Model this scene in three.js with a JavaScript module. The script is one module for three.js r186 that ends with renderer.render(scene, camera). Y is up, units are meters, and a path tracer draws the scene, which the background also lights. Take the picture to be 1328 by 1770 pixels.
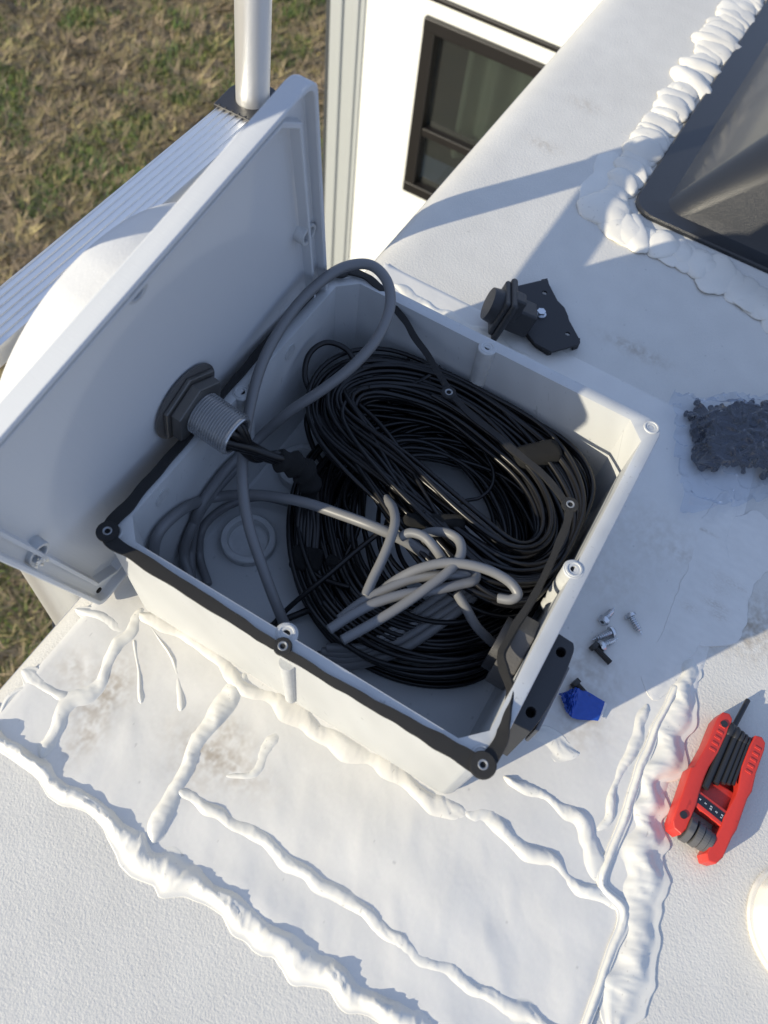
import * as THREE from 'three';
import { mergeGeometries, mergeVertices, toCreasedNormals } from 'three/addons/utils/BufferGeometryUtils.js';
import { ImprovedNoise } from 'three/addons/math/ImprovedNoise.js';
import { RoundedBoxGeometry } from 'three/addons/geometries/RoundedBoxGeometry.js';

const V = (x, y, z) => new THREE.Vector3(x, y, z);
const scene = new THREE.Scene();

// ---------------------------------------------------------------- camera
const CAMY = 0.6275, FOC = 1393.6;
const RIGHT = V(0.85776534, 0.08781903, -0.50648439), UP = V(-0.48043594, 0.48736763, -0.72914615), FWD = V(-0.18281119, -0.8687696, -0.46023848);
const camera = new THREE.PerspectiveCamera(64.835, 768 / 1024, 0.02, 120);
camera.position.set(0, CAMY, 0);
camera.quaternion.setFromRotationMatrix(new THREE.Matrix4().makeBasis(RIGHT, UP, FWD.clone().negate()));
camera.focus = 0.68; camera.userData.fStop = 8;
camera.updateMatrixWorld();

// ---------------------------------------------------------------- sky and sun
const AZ = THREE.MathUtils.degToRad(56), EL = THREE.MathUtils.degToRad(21.6);
const SUN = V(-Math.cos(AZ) * Math.cos(EL), Math.sin(EL), Math.sin(AZ) * Math.cos(EL));
{
  const w = 256, h = 128, d = new Float32Array(w * h * 4);
  for (let j = 0; j < h; j++) for (let i = 0; i < w; i++) {
    const th = (j + 0.5) / h * Math.PI - Math.PI / 2, ph = (i + 0.5) / w * Math.PI * 2 - Math.PI;
    const dir = V(Math.cos(th) * Math.cos(ph), Math.sin(th), Math.cos(th) * Math.sin(ph));
    const up = Math.max(dir.y, 0), a = Math.pow(1 - up, 3);
    const c = [0.272 + 0.10 * a, 0.375 + 0.10 * a, 0.62 + 0.05 * a];
    const s = Math.max(dir.dot(SUN), 0), g = 0.45 * Math.pow(s, 10) + 0.8 * Math.pow(s, 60);
    const k = (j * w + i) * 4;
    d[k] = c[0] + g * 1.0; d[k + 1] = c[1] + g * 0.85; d[k + 2] = c[2] + g * 0.55; d[k + 3] = 1;
  }
  const t = new THREE.DataTexture(d, w, h, THREE.RGBAFormat, THREE.FloatType);
  t.mapping = THREE.EquirectangularReflectionMapping; t.magFilter = t.minFilter = THREE.LinearFilter; t.needsUpdate = true;
  scene.background = t; scene.environment = t;
}
const sun = new THREE.DirectionalLight(new THREE.Color().setRGB(1, 0.90, 0.70), 5.0);
sun.position.copy(SUN).multiplyScalar(8); sun.target.position.set(0, 0, -0.5);
sun.castShadow = true; sun.shadow.mapSize.set(4096, 4096); sun.shadow.bias = -0.0002;
Object.assign(sun.shadow.camera, { left: -4, right: 4, top: 4, bottom: -4, near: 0.5, far: 20 });
scene.add(sun, sun.target);

const renderer = new THREE.WebGLRenderer({ antialias: true });
renderer.setSize(768, 1024);
renderer.toneMapping = THREE.LinearToneMapping;
renderer.toneMappingExposure = 1.24;
renderer.shadowMap.enabled = true;

// ---------------------------------------------------------------- helpers
let seed = 7;
const rnd = () => { seed |= 0; seed = seed + 0x6D2B79F5 | 0; let t = Math.imul(seed ^ seed >>> 15, 1 | seed); t = t + Math.imul(t ^ t >>> 7, 61 | t) ^ t; return ((t ^ t >>> 14) >>> 0) / 4294967296; };
const rr = (a, b) => a + (b - a) * rnd();
const PN = new ImprovedNoise();
const nz = (x, y = 0, z = 0) => PN.noise(x, y, z);
const lerp = (a, b, t) => a + (b - a) * t, clamp = (x, a, b) => Math.min(b, Math.max(a, x)), sstep = (a, b, x) => { const t = clamp((x - a) / (b - a), 0, 1); return t * t * (3 - 2 * t); };
// a spot measured on the photograph, put at its real height y in the place
function at(px, py, y = 0) {
  const d = V(0, 0, 0).addScaledVector(RIGHT, px - 664).addScaledVector(UP, 885 - py).addScaledVector(FWD, FOC);
  return d.multiplyScalar((y - CAMY) / d.y).add(V(0, CAMY, 0));
}
const mpp = p => p.clone().sub(camera.position).dot(FWD) / FOC;   // metres per measured pixel at p
const taken = {};
const numbered = n => { taken[n] = (taken[n] ?? -1) + 1; return taken[n] ? `${n}_${String(taken[n]).padStart(3, '0')}` : n; };
function sh(o) { o.traverse(m => { if (m.isMesh) { m.castShadow = true; m.receiveShadow = true; } }); return o; }
function thing(name, label, category, pos = V(0, 0, 0), group) {
  const g = new THREE.Group(); g.name = numbered(name); g.position.copy(pos); g.userData = { label, category }; if (group) g.userData.group = group; scene.add(g); return g;
}
function part(name, geo, mat, parent) { const m = new THREE.Mesh(geo, mat); m.name = name; m.castShadow = m.receiveShadow = true; parent.add(m); return m; }
function single(name, label, category, geo, mat, group) { const m = new THREE.Mesh(geo, mat); m.name = numbered(name); m.userData = { label, category }; if (group) m.userData.group = group; m.castShadow = m.receiveShadow = true; scene.add(m); return m; }
function struct(name, geo, mat) { const m = new THREE.Mesh(geo, mat); m.name = numbered(name); m.userData = { kind: 'structure' }; m.castShadow = m.receiveShadow = true; scene.add(m); return m; }
function inWorld(geo, obj) { obj.updateMatrixWorld(true); geo.applyMatrix4(obj.matrixWorld.clone().invert()); return geo; }
function rgb(r, g, b) { return new THREE.Color().setRGB(r, g, b); }
function std(c, roughness, extra = {}) { return new THREE.MeshStandardMaterial({ color: c, roughness, side: THREE.DoubleSide, ...extra }); }
function phys(c, roughness, extra = {}) { return new THREE.MeshPhysicalMaterial({ color: c, roughness, side: THREE.DoubleSide, ...extra }); }
// grid of points -> geometry. rows: array of arrays of Vector3 (same length); closeU joins last column to first
function gridGeo(rows, closeU = false, uvf = null, crease = 0) {
  const pos = [], uv = [], idx = [], n = rows[0].length;
  rows.forEach((r, i) => r.forEach((p, j) => { pos.push(p.x, p.y, p.z); const q = uvf ? uvf(p, i, j) : [j / n, i / rows.length]; uv.push(q[0], q[1]); }));
  for (let i = 0; i < rows.length - 1; i++) for (let j = 0; j < (closeU ? n : n - 1); j++) {
    const a = i * n + j, b = i * n + (j + 1) % n, c = a + n, d = b + n; idx.push(a, b, d, a, d, c);
  }
  let g = new THREE.BufferGeometry();
  g.setAttribute('position', new THREE.Float32BufferAttribute(pos, 3)); g.setAttribute('uv', new THREE.Float32BufferAttribute(uv, 2)); g.setIndex(idx);
  if (crease) { g = toCreasedNormals(g, crease); } else g.computeVertexNormals();
  return g;
}
function merge(list) { return mergeGeometries(list.map(g => { const q = g.index ? g.toNonIndexed() : g; for (const k of Object.keys(q.attributes)) if (!['position', 'normal', 'uv'].includes(k)) q.deleteAttribute(k); return q; })); }
// rounded rectangle outline in (a, b), n points a corner
function rrect(a0, a1, b0, b1, r, n = 6) {
  const o = [], c = [[a1 - r, b1 - r, 0], [a0 + r, b1 - r, 1], [a0 + r, b0 + r, 2], [a1 - r, b0 + r, 3]];
  for (const [ca, cb, q] of c) for (let i = 0; i <= n; i++) { const t = (q + i / n) * Math.PI / 2; o.push([ca + r * Math.cos(t), cb + r * Math.sin(t)]); }
  return o;
}
function capFan(row) { // flat cap of a closed ring
  const c = V(0, 0, 0); row.forEach(p => c.add(p)); c.multiplyScalar(1 / row.length);
  const pos = [], uv = [];
  row.forEach((p, i) => { const q = row[(i + 1) % row.length]; for (const s of [c, p, q]) { pos.push(s.x, s.y, s.z); uv.push(s.x, s.z); } });
  const g = new THREE.BufferGeometry(); g.setAttribute('position', new THREE.Float32BufferAttribute(pos, 3)); g.setAttribute('uv', new THREE.Float32BufferAttribute(uv, 2)); g.computeVertexNormals(); return g;
}
function tube(pts, r, seg = 60, rad = 8, closed = false, caps = true) {
  const c = new THREE.CatmullRomCurve3(pts, closed, 'centripetal'); const g = new THREE.TubeGeometry(c, seg, r, rad, closed);
  if (closed || !caps) return g;
  const L = [g];
  for (const t of [0, 1]) { const s = new THREE.SphereGeometry(r, rad, 4, 0, Math.PI * 2, 0, Math.PI / 2); s.scale(1, 0.3, 1); const tan = c.getTangentAt(t).multiplyScalar(t ? 1 : -1); s.applyQuaternion(new THREE.Quaternion().setFromUnitVectors(V(0, 1, 0), tan)); const p = c.getPointAt(t); s.translate(p.x, p.y, p.z); L.push(s); }
  return merge(L);
}
const lathe = (pts, n = 32) => toCreasedNormals(new THREE.LatheGeometry(pts.map(p => new THREE.Vector2(p[0], p[1])), n), 0.6);
const cyl = (r0, r1, h, n = 24) => new THREE.CylinderGeometry(r0, r1, h, n);
function place(g, p, q) { if (q) g.applyQuaternion(q); g.translate(p.x, p.y, p.z); return g; }
const qTo = d => new THREE.Quaternion().setFromUnitVectors(V(0, 1, 0), d.clone().normalize());
// tileable value noise texture
function tileNoise(n, cells, sd) {
  const s0 = seed; seed = sd; const L = new Float32Array(cells * cells).map(() => rnd()); seed = s0; const o = new Float32Array(n * n);
  for (let j = 0; j < n; j++) for (let i = 0; i < n; i++) {
    const x = i / n * cells, y = j / n * cells, x0 = Math.floor(x), y0 = Math.floor(y), fx = x - x0, fy = y - y0, u = fx * fx * (3 - 2 * fx), v = fy * fy * (3 - 2 * fy);
    const g = (a, b) => L[((b + cells) % cells) * cells + (a + cells) % cells];
    o[j * n + i] = lerp(lerp(g(x0, y0), g(x0 + 1, y0), u), lerp(g(x0, y0 + 1), g(x0 + 1, y0 + 1), u), v);
  }
  return o;
}
function tex(n, fn, srgb = false, m = n) {
  const d = new Uint8Array(n * m * 4);
  for (let j = 0; j < m; j++) for (let i = 0; i < n; i++) { const c = fn(i, j, j * n + i), k = (j * n + i) * 4; if (typeof c === 'number') d[k] = d[k + 1] = d[k + 2] = clamp(c, 0, 1) * 255; else { d[k] = clamp(c[0], 0, 1) * 255; d[k + 1] = clamp(c[1], 0, 1) * 255; d[k + 2] = clamp(c[2], 0, 1) * 255; } d[k + 3] = 255; }
  const t = new THREE.DataTexture(d, n, m); t.wrapS = t.wrapT = THREE.RepeatWrapping; t.magFilter = THREE.LinearFilter; t.minFilter = THREE.LinearMipmapLinearFilter; t.generateMipmaps = true; if (srgb) t.colorSpace = THREE.SRGBColorSpace; t.needsUpdate = true; return t;
}
const rep = (t, x, y = x) => { const c = t.clone(); c.repeat.set(x, y); c.needsUpdate = true; return c; };

// ---------------------------------------------------------------- textures and materials
const nA = tileNoise(512, 128, 11), nB = tileNoise(512, 64, 12), nC = tileNoise(512, 16, 13), nD = tileNoise(512, 6, 14), nE = tileNoise(512, 256, 15);
const peelTex = tex(512, (i, j, k) => 0.52 * nA[k] + 0.12 * nB[k] + 0.36 * nE[k]);              // orange peel, one tile 0.16 m
const fineTex = tex(512, (i, j, k) => 0.6 * nE[k] + 0.4 * nA[k]);
const blotTex = tex(512, (i, j, k) => { const v = 0.93 + 0.05 * nD[k] + 0.04 * nC[k] - (nA[k] > 0.93 && nC[k] > 0.6 ? 0.12 : 0); return [v, v * 0.997, v * 0.985]; }, true);
const lumpTex = tex(512, (i, j, k) => 0.6 * nC[k] + 0.4 * nB[k]);
const M = {};
M.plastic = std(rgb(0.485, 0.50, 0.515), 0.42, { map: rep(blotTex, 1.5), bumpMap: rep(fineTex, 6), bumpScale: 0.00006 });
M.lid = phys(rgb(0.60, 0.62, 0.64), 0.95, { transmission: 0.22, thickness: 0, bumpMap: rep(fineTex, 6), bumpScale: 0.00006 });
M.dome = std(rgb(0.62, 0.62, 0.61), 0.55, { bumpMap: rep(peelTex, 3, 1), bumpScale: 0.00015 });
M.sealant = std(rgb(0.71, 0.695, 0.65), 0.38, { map: rep(blotTex, 1), bumpMap: rep(lumpTex, 1), bumpScale: 0.00015 });
M.sealantCream = std(rgb(0.70, 0.675, 0.62), 0.4, { map: rep(blotTex, 1), bumpMap: rep(lumpTex, 1), bumpScale: 0.00015 });
M.rubber = std(rgb(0.018, 0.018, 0.019), 0.62, { bumpMap: rep(fineTex, 8), bumpScale: 0.0005 });
M.cableBlack = phys(rgb(0.007, 0.007, 0.008), 0.34, { specularIntensity: 0.8 });
M.cableGrey = std(rgb(0.15, 0.152, 0.156), 0.42);
M.nut = std(rgb(0.13, 0.125, 0.118), 0.36, { metalness: 0.6 });
M.velcro = std(rgb(0.010, 0.010, 0.010), 0.95, { bumpMap: rep(fineTex, 6), bumpScale: 0.0008 });
M.blackPlastic = phys(rgb(0.022, 0.022, 0.024), 0.42, { bumpMap: rep(fineTex, 4), bumpScale: 0.00008 });
M.nutPlastic = std(rgb(0.085, 0.082, 0.08), 0.45, { bumpMap: rep(fineTex, 4), bumpScale: 0.0002 });
M.stem = std(rgb(0.46, 0.47, 0.48), 0.26, { metalness: 0.7 });
M.zinc = std(rgb(0.62, 0.64, 0.66), 0.28, { metalness: 1 });
M.steelDark = std(rgb(0.035, 0.033, 0.03), 0.45, { metalness: 0.3 });
M.alu = std(rgb(0.78, 0.78, 0.77), 0.44, { metalness: 1, bumpMap: rep(fineTex, 1, 30), bumpScale: 0.00004 });
M.aluTube = std(rgb(0.80, 0.80, 0.79), 0.40, { metalness: 0.75 });
M.hole = std(rgb(0.01, 0.01, 0.01), 0.9);

// ---------------------------------------------------------------- ground far below
const GY = -3.2;
{
  const g = new THREE.PlaneGeometry(120, 120, 1, 1); g.rotateX(-Math.PI / 2); g.translate(-20, GY, -20);
  const uv = g.attributes.uv, ps = g.attributes.position; for (let i = 0; i < uv.count; i++) uv.setXY(i, ps.getX(i) / 1.5, ps.getZ(i) / 1.5);
  const soil = tex(512, (i, j, k) => { const v = 0.55 + 0.6 * (nA[k] - 0.5) + 0.5 * (nC[k] - 0.5); return [0.40 * v + 0.05, 0.32 * v + 0.04, 0.22 * v + 0.03]; }, true);
  struct('ground', g, std(rgb(1, 1, 1), 0.95, { map: soil }));
  // grass: dry thatch with green clumps
  const blade = (h, w, lean, turn) => {
    const c = Math.cos(turn), s = Math.sin(turn), pos = [], P = [[-w, 0, 0], [w, 0, 0], [-w * 0.8, h * 0.55, lean * 0.35], [w * 0.8, h * 0.55, lean * 0.35], [0, h, lean]];
    for (const t of [[0, 1, 3], [0, 3, 2], [2, 3, 4]]) for (const q of t) { const [x, y, z] = P[q]; pos.push(x * c + z * s, y, -x * s + z * c); } return pos;
  };
  function tuft(n, h, w, spread, flat) {
    const pos = []; for (let i = 0; i < n; i++) { const a = rr(0, 6.283), ox = rr(-spread, spread), oz = rr(-spread, spread), hh = h * rr(0.6, 1.2), b = blade(hh * flat, w * rr(0.7, 1.3), hh * rr(0.3, 1.0) * (flat < 0.7 ? 1.4 : 0.7), a); for (let k = 0; k < b.length; k += 3) pos.push(b[k] + ox, b[k + 1], b[k + 2] + oz); }
    const g = new THREE.BufferGeometry(); g.setAttribute('position', new THREE.Float32BufferAttribute(pos, 3)); g.computeVertexNormals(); return g;
  }
  const gm = phys(rgb(1, 1, 1), 0.7);
  const field = (name, label, geo, N, pick) => {
    const im = new THREE.InstancedMesh(geo, gm, N), m = new THREE.Matrix4(), q = new THREE.Quaternion(), e = new THREE.Euler(), col = new THREE.Color(); let k = 0, guard = 0;
    while (k < N && guard++ < N * 40) {
      const x = rr(-7.5, -1.2), z = rr(-7.6, 0.9); if (z < (-x * 0 - 7.4) || (x > -2.2 && z < -4.3)) continue;
      const s = pick(x, z, col); if (!s) continue;
      e.set(rr(-0.25, 0.25), rr(0, 6.283), rr(-0.25, 0.25)); q.setFromEuler(e); m.compose(V(x, GY, z), q, V(s, s, s)); im.setMatrixAt(k, m); im.setColorAt(k, col); k++;
    }
    im.count = k; im.name = name; im.userData = { kind: 'stuff', label, category: 'grass' }; im.castShadow = im.receiveShadow = true; scene.add(im);
  };
  const green = (x, z) => 0.6 * nz(x * 1.1, 3.1, z * 1.1) + 0.5 * nz(x * 2.7, 9.1, z * 2.7) + 0.3 * nz(x * 7, 1.3, z * 7);
  field('dry_grass', 'matted tan dry grass covering the ground below the vehicle', tuft(14, 0.095, 0.0042, 0.05, 0.55), 46000, (x, z, c) => { const v = rr(0.3, 1.0) * (1 + 0.7 * nz(x * 3, 5, z * 3)), r = rnd(); c.setRGB(0.40 * v, 0.305 * v * (r < 0.35 ? 1.08 : 1), 0.185 * v * (r < 0.35 ? 0.75 : 1)); return rr(0.7, 1.4); });
  field('green_grass', 'green grass clumps scattered through the dry lawn', tuft(12, 0.085, 0.0048, 0.04, 0.85), 32000, (x, z, c) => { const g = green(x, z); if (g < -0.10 + rr(0, 0.38)) return 0; const v = rr(0.4, 1.1), y = rnd(); c.setRGB(lerp(0.10, 0.23, y) * v, lerp(0.22, 0.25, y) * v, 0.05 * v); return rr(0.5, 1.1) * (1 + g * 0.4); });
}

// ---------------------------------------------------------------- vehicle roof
// stains and dust marks on the roof sheet, at their real places
const RX0 = -0.34, RX1 = 0.46, RZ0 = -1.3, RZ1 = 0.3;
const stains = [[375, 1310, 0.030, 0.012, 0.75], [395, 1270, 0.018, 0.010, 0.5], [180, 1200, 0.014, 0.024, 0.75], [155, 1265, 0.010, 0.02, 0.6], [130, 1160, 0.016, 0.014, 0.35], [1130, 930, 0.04, 0.03, 0.2], [1060, 1000, 0.03, 0.03, 0.18], [1010, 1160, 0.03, 0.02, 0.4], [1000, 1250, 0.02, 0.02, 0.35], [1290, 1080, 0.025, 0.025, 0.8], [1225, 1100, 0.01, 0.012, 0.7], [1100, 605, 0.03, 0.008, 0.5], [940, 250, 0.02, 0.008, 0.35], [1010, 180, 0.02, 0.01, 0.3], [330, 1340, 0.02, 0.012, 0.3], [1180, 960, 0.02, 0.01, 0.35], [840, 1250, 0.02, 0.02, 0.25]].map(([a, b, u, v, s]) => { const p = at(a, b); return [p.x, p.z, u, v, s]; });
const roofMap = tex(1024, (i, j, k) => {
  const x = lerp(RX0, RX1, i / 1023), z = lerp(RZ0, RZ1, j / 1023);
  let v = 0.955 + 0.02 * nz(x * 9, 2, z * 9) + 0.018 * nz(x * 40, 5, z * 40) + 0.01 * (rnd() - 0.5), d = 0;
  for (const [sx, sz, u, w, s] of stains) { const q = ((x - sx) / u) ** 2 + ((z - sz) / w) ** 2; if (q < 4) { const n = 0.5 + 0.9 * nz(x * 130, 3, z * 130) + 0.7 * nz(x * 320, 8, z * 320); d = Math.max(d, s * Math.exp(-q * 0.8) * clamp(n, 0, 1)); } }
  const speck = nz(x * 260, 21, z * 260) > 0.72 ? 0.10 : 0;
  v -= speck; return [v * (1 - d * 0.26), v * 0.995 * (1 - d * 0.31), v * 0.98 * (1 - d * 0.37)];
}, true);
roofMap.wrapS = roofMap.wrapT = THREE.MirroredRepeatWrapping;
const roofUV = p => [(p.x - RX0) / (RX1 - RX0), (p.z - RZ0) / (RZ1 - RZ0)];
const bumpRoof = rep(peelTex, 5, 10);
M.roof = std(rgb(0.635, 0.625, 0.595), 0.58, { map: roofMap, bumpMap: bumpRoof, bumpScale: 0.0003 });
M.membrane = phys(rgb(0.71, 0.70, 0.675), 0.36, { map: roofMap, bumpMap: rep(lumpTex, 4, 8), bumpScale: 0.00014 });
{
  const xs = [[1.9, 0]]; for (let x = 1.5; x > -0.26; x -= 0.04) xs.push([x, 0]);
  for (const q of [[-0.262, 0], [-0.272, -0.0003], [-0.283, -0.0016], [-0.293, -0.0045], [-0.301, -0.0095], [-0.3065, -0.016], [-0.309, -0.024], [-0.309, -0.034]]) xs.push(q);
  const rows = []; for (let z = 1.6; z >= -2.14; z -= 0.034) rows.push(xs.map(([x, y]) => { const far = sstep(-0.5, -0.75, z); return V(x, y + (x > -0.26 ? 0.0007 * nz(x * 6, 1, z * 6) * far : 0), z); }));
  struct('roof', gridGeo(rows, false, roofUV), M.roof);
  const trim = new RoundedBoxGeometry(0.008, 0.03, 3.72, 2, 0.002); trim.translate(-0.311, -0.046, -0.27);
  struct('roof_edge_trim', trim, std(rgb(0.30, 0.31, 0.33), 0.4));
  const wall = new THREE.BoxGeometry(0.05, 2.4, 3.72); wall.translate(-0.285, -1.255, -0.27);
  struct('side_wall', wall, std(rgb(0.72, 0.72, 0.70), 0.3));
}
// smooth membrane patch round the box, wrinkled
const PX0 = -0.288, PX1 = 0.176, PZ0 = -0.60, PZ1 = 0.0;
function patchY(x, z) {
  let y = 0.0013 + 0.0008 * nz(x * 16, 4, z * 16) + 0.0004 * nz(x * 38, 7, z * 38);
  const front = sstep(-0.17, -0.1, z);
  y += front * (0.0024 * nz(x * 13 + z * 6, 2, z * 17) + 0.0007 * nz(x * 30, 12, z * 30) + 0.0007 * Math.max(0, nz(x * 60 - z * 20, 12, z * 36)));
  return Math.max(y, 0.0006);
}
{
  const rows = [], nx = 150, nzz = 200;
  for (let j = 0; j <= nzz; j++) { const r = []; for (let i = 0; i <= nx; i++) { const u = i / nx, v = j / nzz, x = lerp(PX0, PX1 + 0.018 * Math.sin(v * 2.2 + 0.4) - 0.04 * (1 - v), u), z = lerp(PZ0, PZ1, v); const edge = Math.min(u, 1 - u, v, 1 - v); r.push(V(x, edge < 0.0001 ? -0.0005 : lerp(0.001, patchY(x, z), sstep(0, 0.03, edge)), z)); } rows.push(r); }
  single('membrane_patch', 'smooth wrinkled white membrane patch sheet glued under and around the grey box', 'roof patch', gridGeo(rows, false, roofUV), M.membrane);
}

// ---------------------------------------------------------------- sealant beads
// pts: [px, py, width in measured pixels]; h height in metres
function bead(label, pts, h, o = {}) {
  h *= o.hs ?? 0.46;
  const sd = o.seed ?? rr(0, 100), base = o.base ?? 0.0;
  const P = pts.map(([a, b]) => at(a, b, base)), W = pts.map((p, i) => p[2] * (o.ws ?? 0.86) * 1.42 * mpp(P[i]));
  const c = new THREE.CatmullRomCurve3(P, false, 'centripetal'), L = c.getLength(), N = Math.max(12, Math.round(L / (o.step ?? 0.0016))), Mx = o.m ?? 18;
  const rows = [], np = P.length - 1;
  for (let i = 0; i <= N; i++) {
    const t = i / N, p = c.getPointAt(t), tg = c.getTangentAt(t); tg.y = 0; tg.normalize(); const s = V(-tg.z, 0, tg.x), len = t * L;
    const uq = c.getUtoTmapping(t) * np, i0 = Math.min(np - 1, Math.floor(uq)), w0 = lerp(W[i0], W[i0 + 1], uq - i0);
    const capd = Math.min(len, L - len), cap = Math.sqrt(clamp(capd / (w0 * 0.55), 0, 1)) * 0.999 + 0.001;
    const lw = o.lump ?? 0.03;
    const wob = 1 + (o.wob ?? 0.30) * nz(len / lw, sd, 1.5) * 1.6 + 0.06 * nz(len / (lw * 0.3), sd, 7.7), off = (o.drift ?? 0.3) * w0 * nz(len / (lw * 1.1), sd + 9, 3);
    const hl = h * (1 + (o.hv ?? 0.35) * nz(len / lw, sd + 31, 5) * 1.7), row = [];
    for (let j = 0; j <= Mx; j++) {
      const a = Math.PI * j / Mx, lat = -Math.cos(a), w = w0 * 0.5 * wob * cap * (1 + 0.14 * nz(len / (lw * 0.6), sd + (lat < 0 ? 40 : 50), 2));
const pw = clamp(0.62 + 0.5 * nz(len / (lw * 1.3), sd + 60, 1), 0.4, 1), cr = lat / 0.56, core = Math.abs(cr) < 1 ? Math.pow(1 - cr * cr, pw) : 0, skirt = (1 - lat * lat) * (0.13 + 0.14 * nz(len / lw, sd + 71, lat));
      let y = (0.62 * core + skirt) * hl * cap;
      const x = lat * w + off;
      y *= 1 + 0.34 * nz(x * 45, len * 42, sd) + 0.07 * nz(x * 130, len * 100, sd + 3); { const fo = 1 - Math.abs(nz(x * 70 + 3 * nz(len * 40, sd, 1), len * 150, sd + 12)) * 2.2; y += h * cap * core * 0.12 * Math.max(0, fo) ** 3; } y -= h * 0.16 * Math.exp(-(((lat + 0.35 + 0.9 * nz(len / 0.02, sd, 8)) / 0.1) ** 2)) * sstep(0, 0.4, nz(len / 0.03, sd + 2, 2) + 0.15);
      if (o.ridge) y += o.ridge * h * cap * Math.exp(-(((lat - 0.55) / 0.14) ** 2)) * (0.7 + 0.6 * nz(len / 0.03, sd, 4));
      if (o.scallop) { const ph = (len + 0.35 * w0 * lat * lat * (o.dir ?? 1) + 0.3 * w0 * lat + 0.005 * nz(len * 90, lat * 2, sd) + 0.6 * o.scallop * nz(len / o.scallop * 0.45, sd, 6)) / o.scallop, fr = ph - Math.floor(ph); const am = o.sa ?? 0.55; y *= 1.25 - am + am * (o.dir > 0 ? (1 - fr) * sstep(0, 0.2, fr) : fr * sstep(1, 0.8, fr)) * 1.5; }
      const q = p.clone().addScaledVector(s, x); q.y = (j === 0 || j === Mx) ? base - 0.0008 : base + Math.max(y, 0) + 0.0004; row.push(q);
    }
    rows.push(row);
  }
  return single('sealant_bead', label, 'sealant bead', gridGeo(rows, false, p => [p.x / 0.3, p.z / 0.3]), o.mat ?? M.sealant, 'sealant beads');
}
bead('long thick lumpy white sealant bead along the front edge of the patch', [[-60, 1235, 34], [0, 1275, 40], [60, 1322, 44], [110, 1365, 44], [165, 1398, 56], [205, 1440, 62], [245, 1478, 92], [300, 1500, 84], [350, 1537, 66], [430, 1588, 72], [520, 1650, 72], [600, 1707, 76], [700, 1768, 78], [790, 1825, 78]], 0.0105, { seed: 3.3, ridge: 0.25, lump: 0.02, scallop: 0.017, dir: 1, sa: 0.22, hv: 0.45, ws: 0.58, hs: 0.55 });
bead('wide sealant bead running from front bead up to the box wall', [[262, 1462, 50], [290, 1400, 56], [308, 1355, 50], [335, 1300, 52], [365, 1250, 52], [405, 1195, 70], [430, 1165, 84]], 0.0085, { seed: 5.1, ws: 0.72, scallop: 0.019, dir: 1, sa: 0.22 });
bead('narrow diagonal sealant bead across the middle of the front patch', [[302, 1362, 24], [345, 1385, 38], [400, 1420, 36], [470, 1462, 36], [560, 1530, 38], [650, 1595, 40], [720, 1645, 44], [800, 1695, 40], [870, 1735, 44], [950, 1772, 40], [1010, 1800, 40]], 0.0068, { seed: 8.2, wob: 0.16, lump: 0.02, ws: 0.74 });
bead('winding sealant bead from left end of front bead to box corner', [[70, 1312, 34], [95, 1256, 40], [122, 1222, 46], [150, 1203, 46], [175, 1178, 40], [196, 1136, 36], [226, 1092, 40], [244, 1050, 34]], 0.0068, { seed: 12.4, ws: 0.72, lump: 0.018, hv: 0.5 });
bead('short club shaped sealant bead near the roof edge trim', [[38, 1158, 20], [62, 1170, 30], [95, 1198, 24], [122, 1216, 40]], 0.005, { seed: 14.9 });
bead('short sealant smear below the open lid corner', [[130, 1052, 20], [165, 1062, 26], [200, 1082, 30], [228, 1096, 34]], 0.005, { seed: 16.2 });
bead('thin sealant string at the roof edge left of the club shaped bead', [[0, 1232, 10], [15, 1205, 10], [45, 1190, 8], [90, 1200, 6]], 0.002, { seed: 17.3 });
bead('cream sealant fillet along the foot of the box front wall', [[238, 1055, 40], [300, 1092, 44], [380, 1146, 50], [450, 1205, 60], [520, 1250, 76], [600, 1292, 72], [690, 1345, 72], [760, 1385, 66], [815, 1405, 44]], 0.0065, { seed: 21.5, mat: M.sealantCream, lump: 0.022, wob: 0.3, ws: 0.62, hv: 0.5 });
bead('short curved sealant dribble below the front rib of the box', [[490, 1262, 36], [462, 1302, 34], [440, 1335, 30], [405, 1340, 18], [388, 1342, 10]], 0.0055, { seed: 23.1 });
bead('left one of the two thin sealant strings hanging off the box foot', [[232, 1105, 8], [240, 1160, 8], [240, 1195, 12], [243, 1218, 16]], 0.0042, { seed: 24.7 });
bead('right one of the two thin sealant strings hanging off the box foot', [[258, 1080, 8], [300, 1140, 8], [312, 1190, 14], [314, 1232, 20]], 0.0042, { seed: 25.6 });
bead('wavy sealant bead from the front right foot of the box', [[800, 1400, 40], [835, 1410, 44], [866, 1432, 48], [900, 1462, 42], [945, 1486, 46], [985, 1522, 44], [1030, 1548, 48], [1068, 1575, 36]], 0.0078, { seed: 27.8, ws: 0.72, lump: 0.02, hv: 0.5 });
bead('sealant bead in sunlight right of the box corner', [[868, 1342, 20], [905, 1362, 38], [955, 1385, 42], [1000, 1415, 46], [1022, 1452, 64], [1028, 1492, 70], [1045, 1530, 52]], 0.0075, { seed: 30.2, ws: 0.7, lump: 0.02, hv: 0.5 });
bead('slender sealant bead parallel to the right edge of the patch', [[1118, 1215, 26], [1104, 1252, 36], [1090, 1300, 34], [1072, 1335, 22], [1058, 1380, 26], [1044, 1420, 34], [1030, 1440, 22]], 0.007, { seed: 33.9, ws: 0.8, lump: 0.02 });
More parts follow.
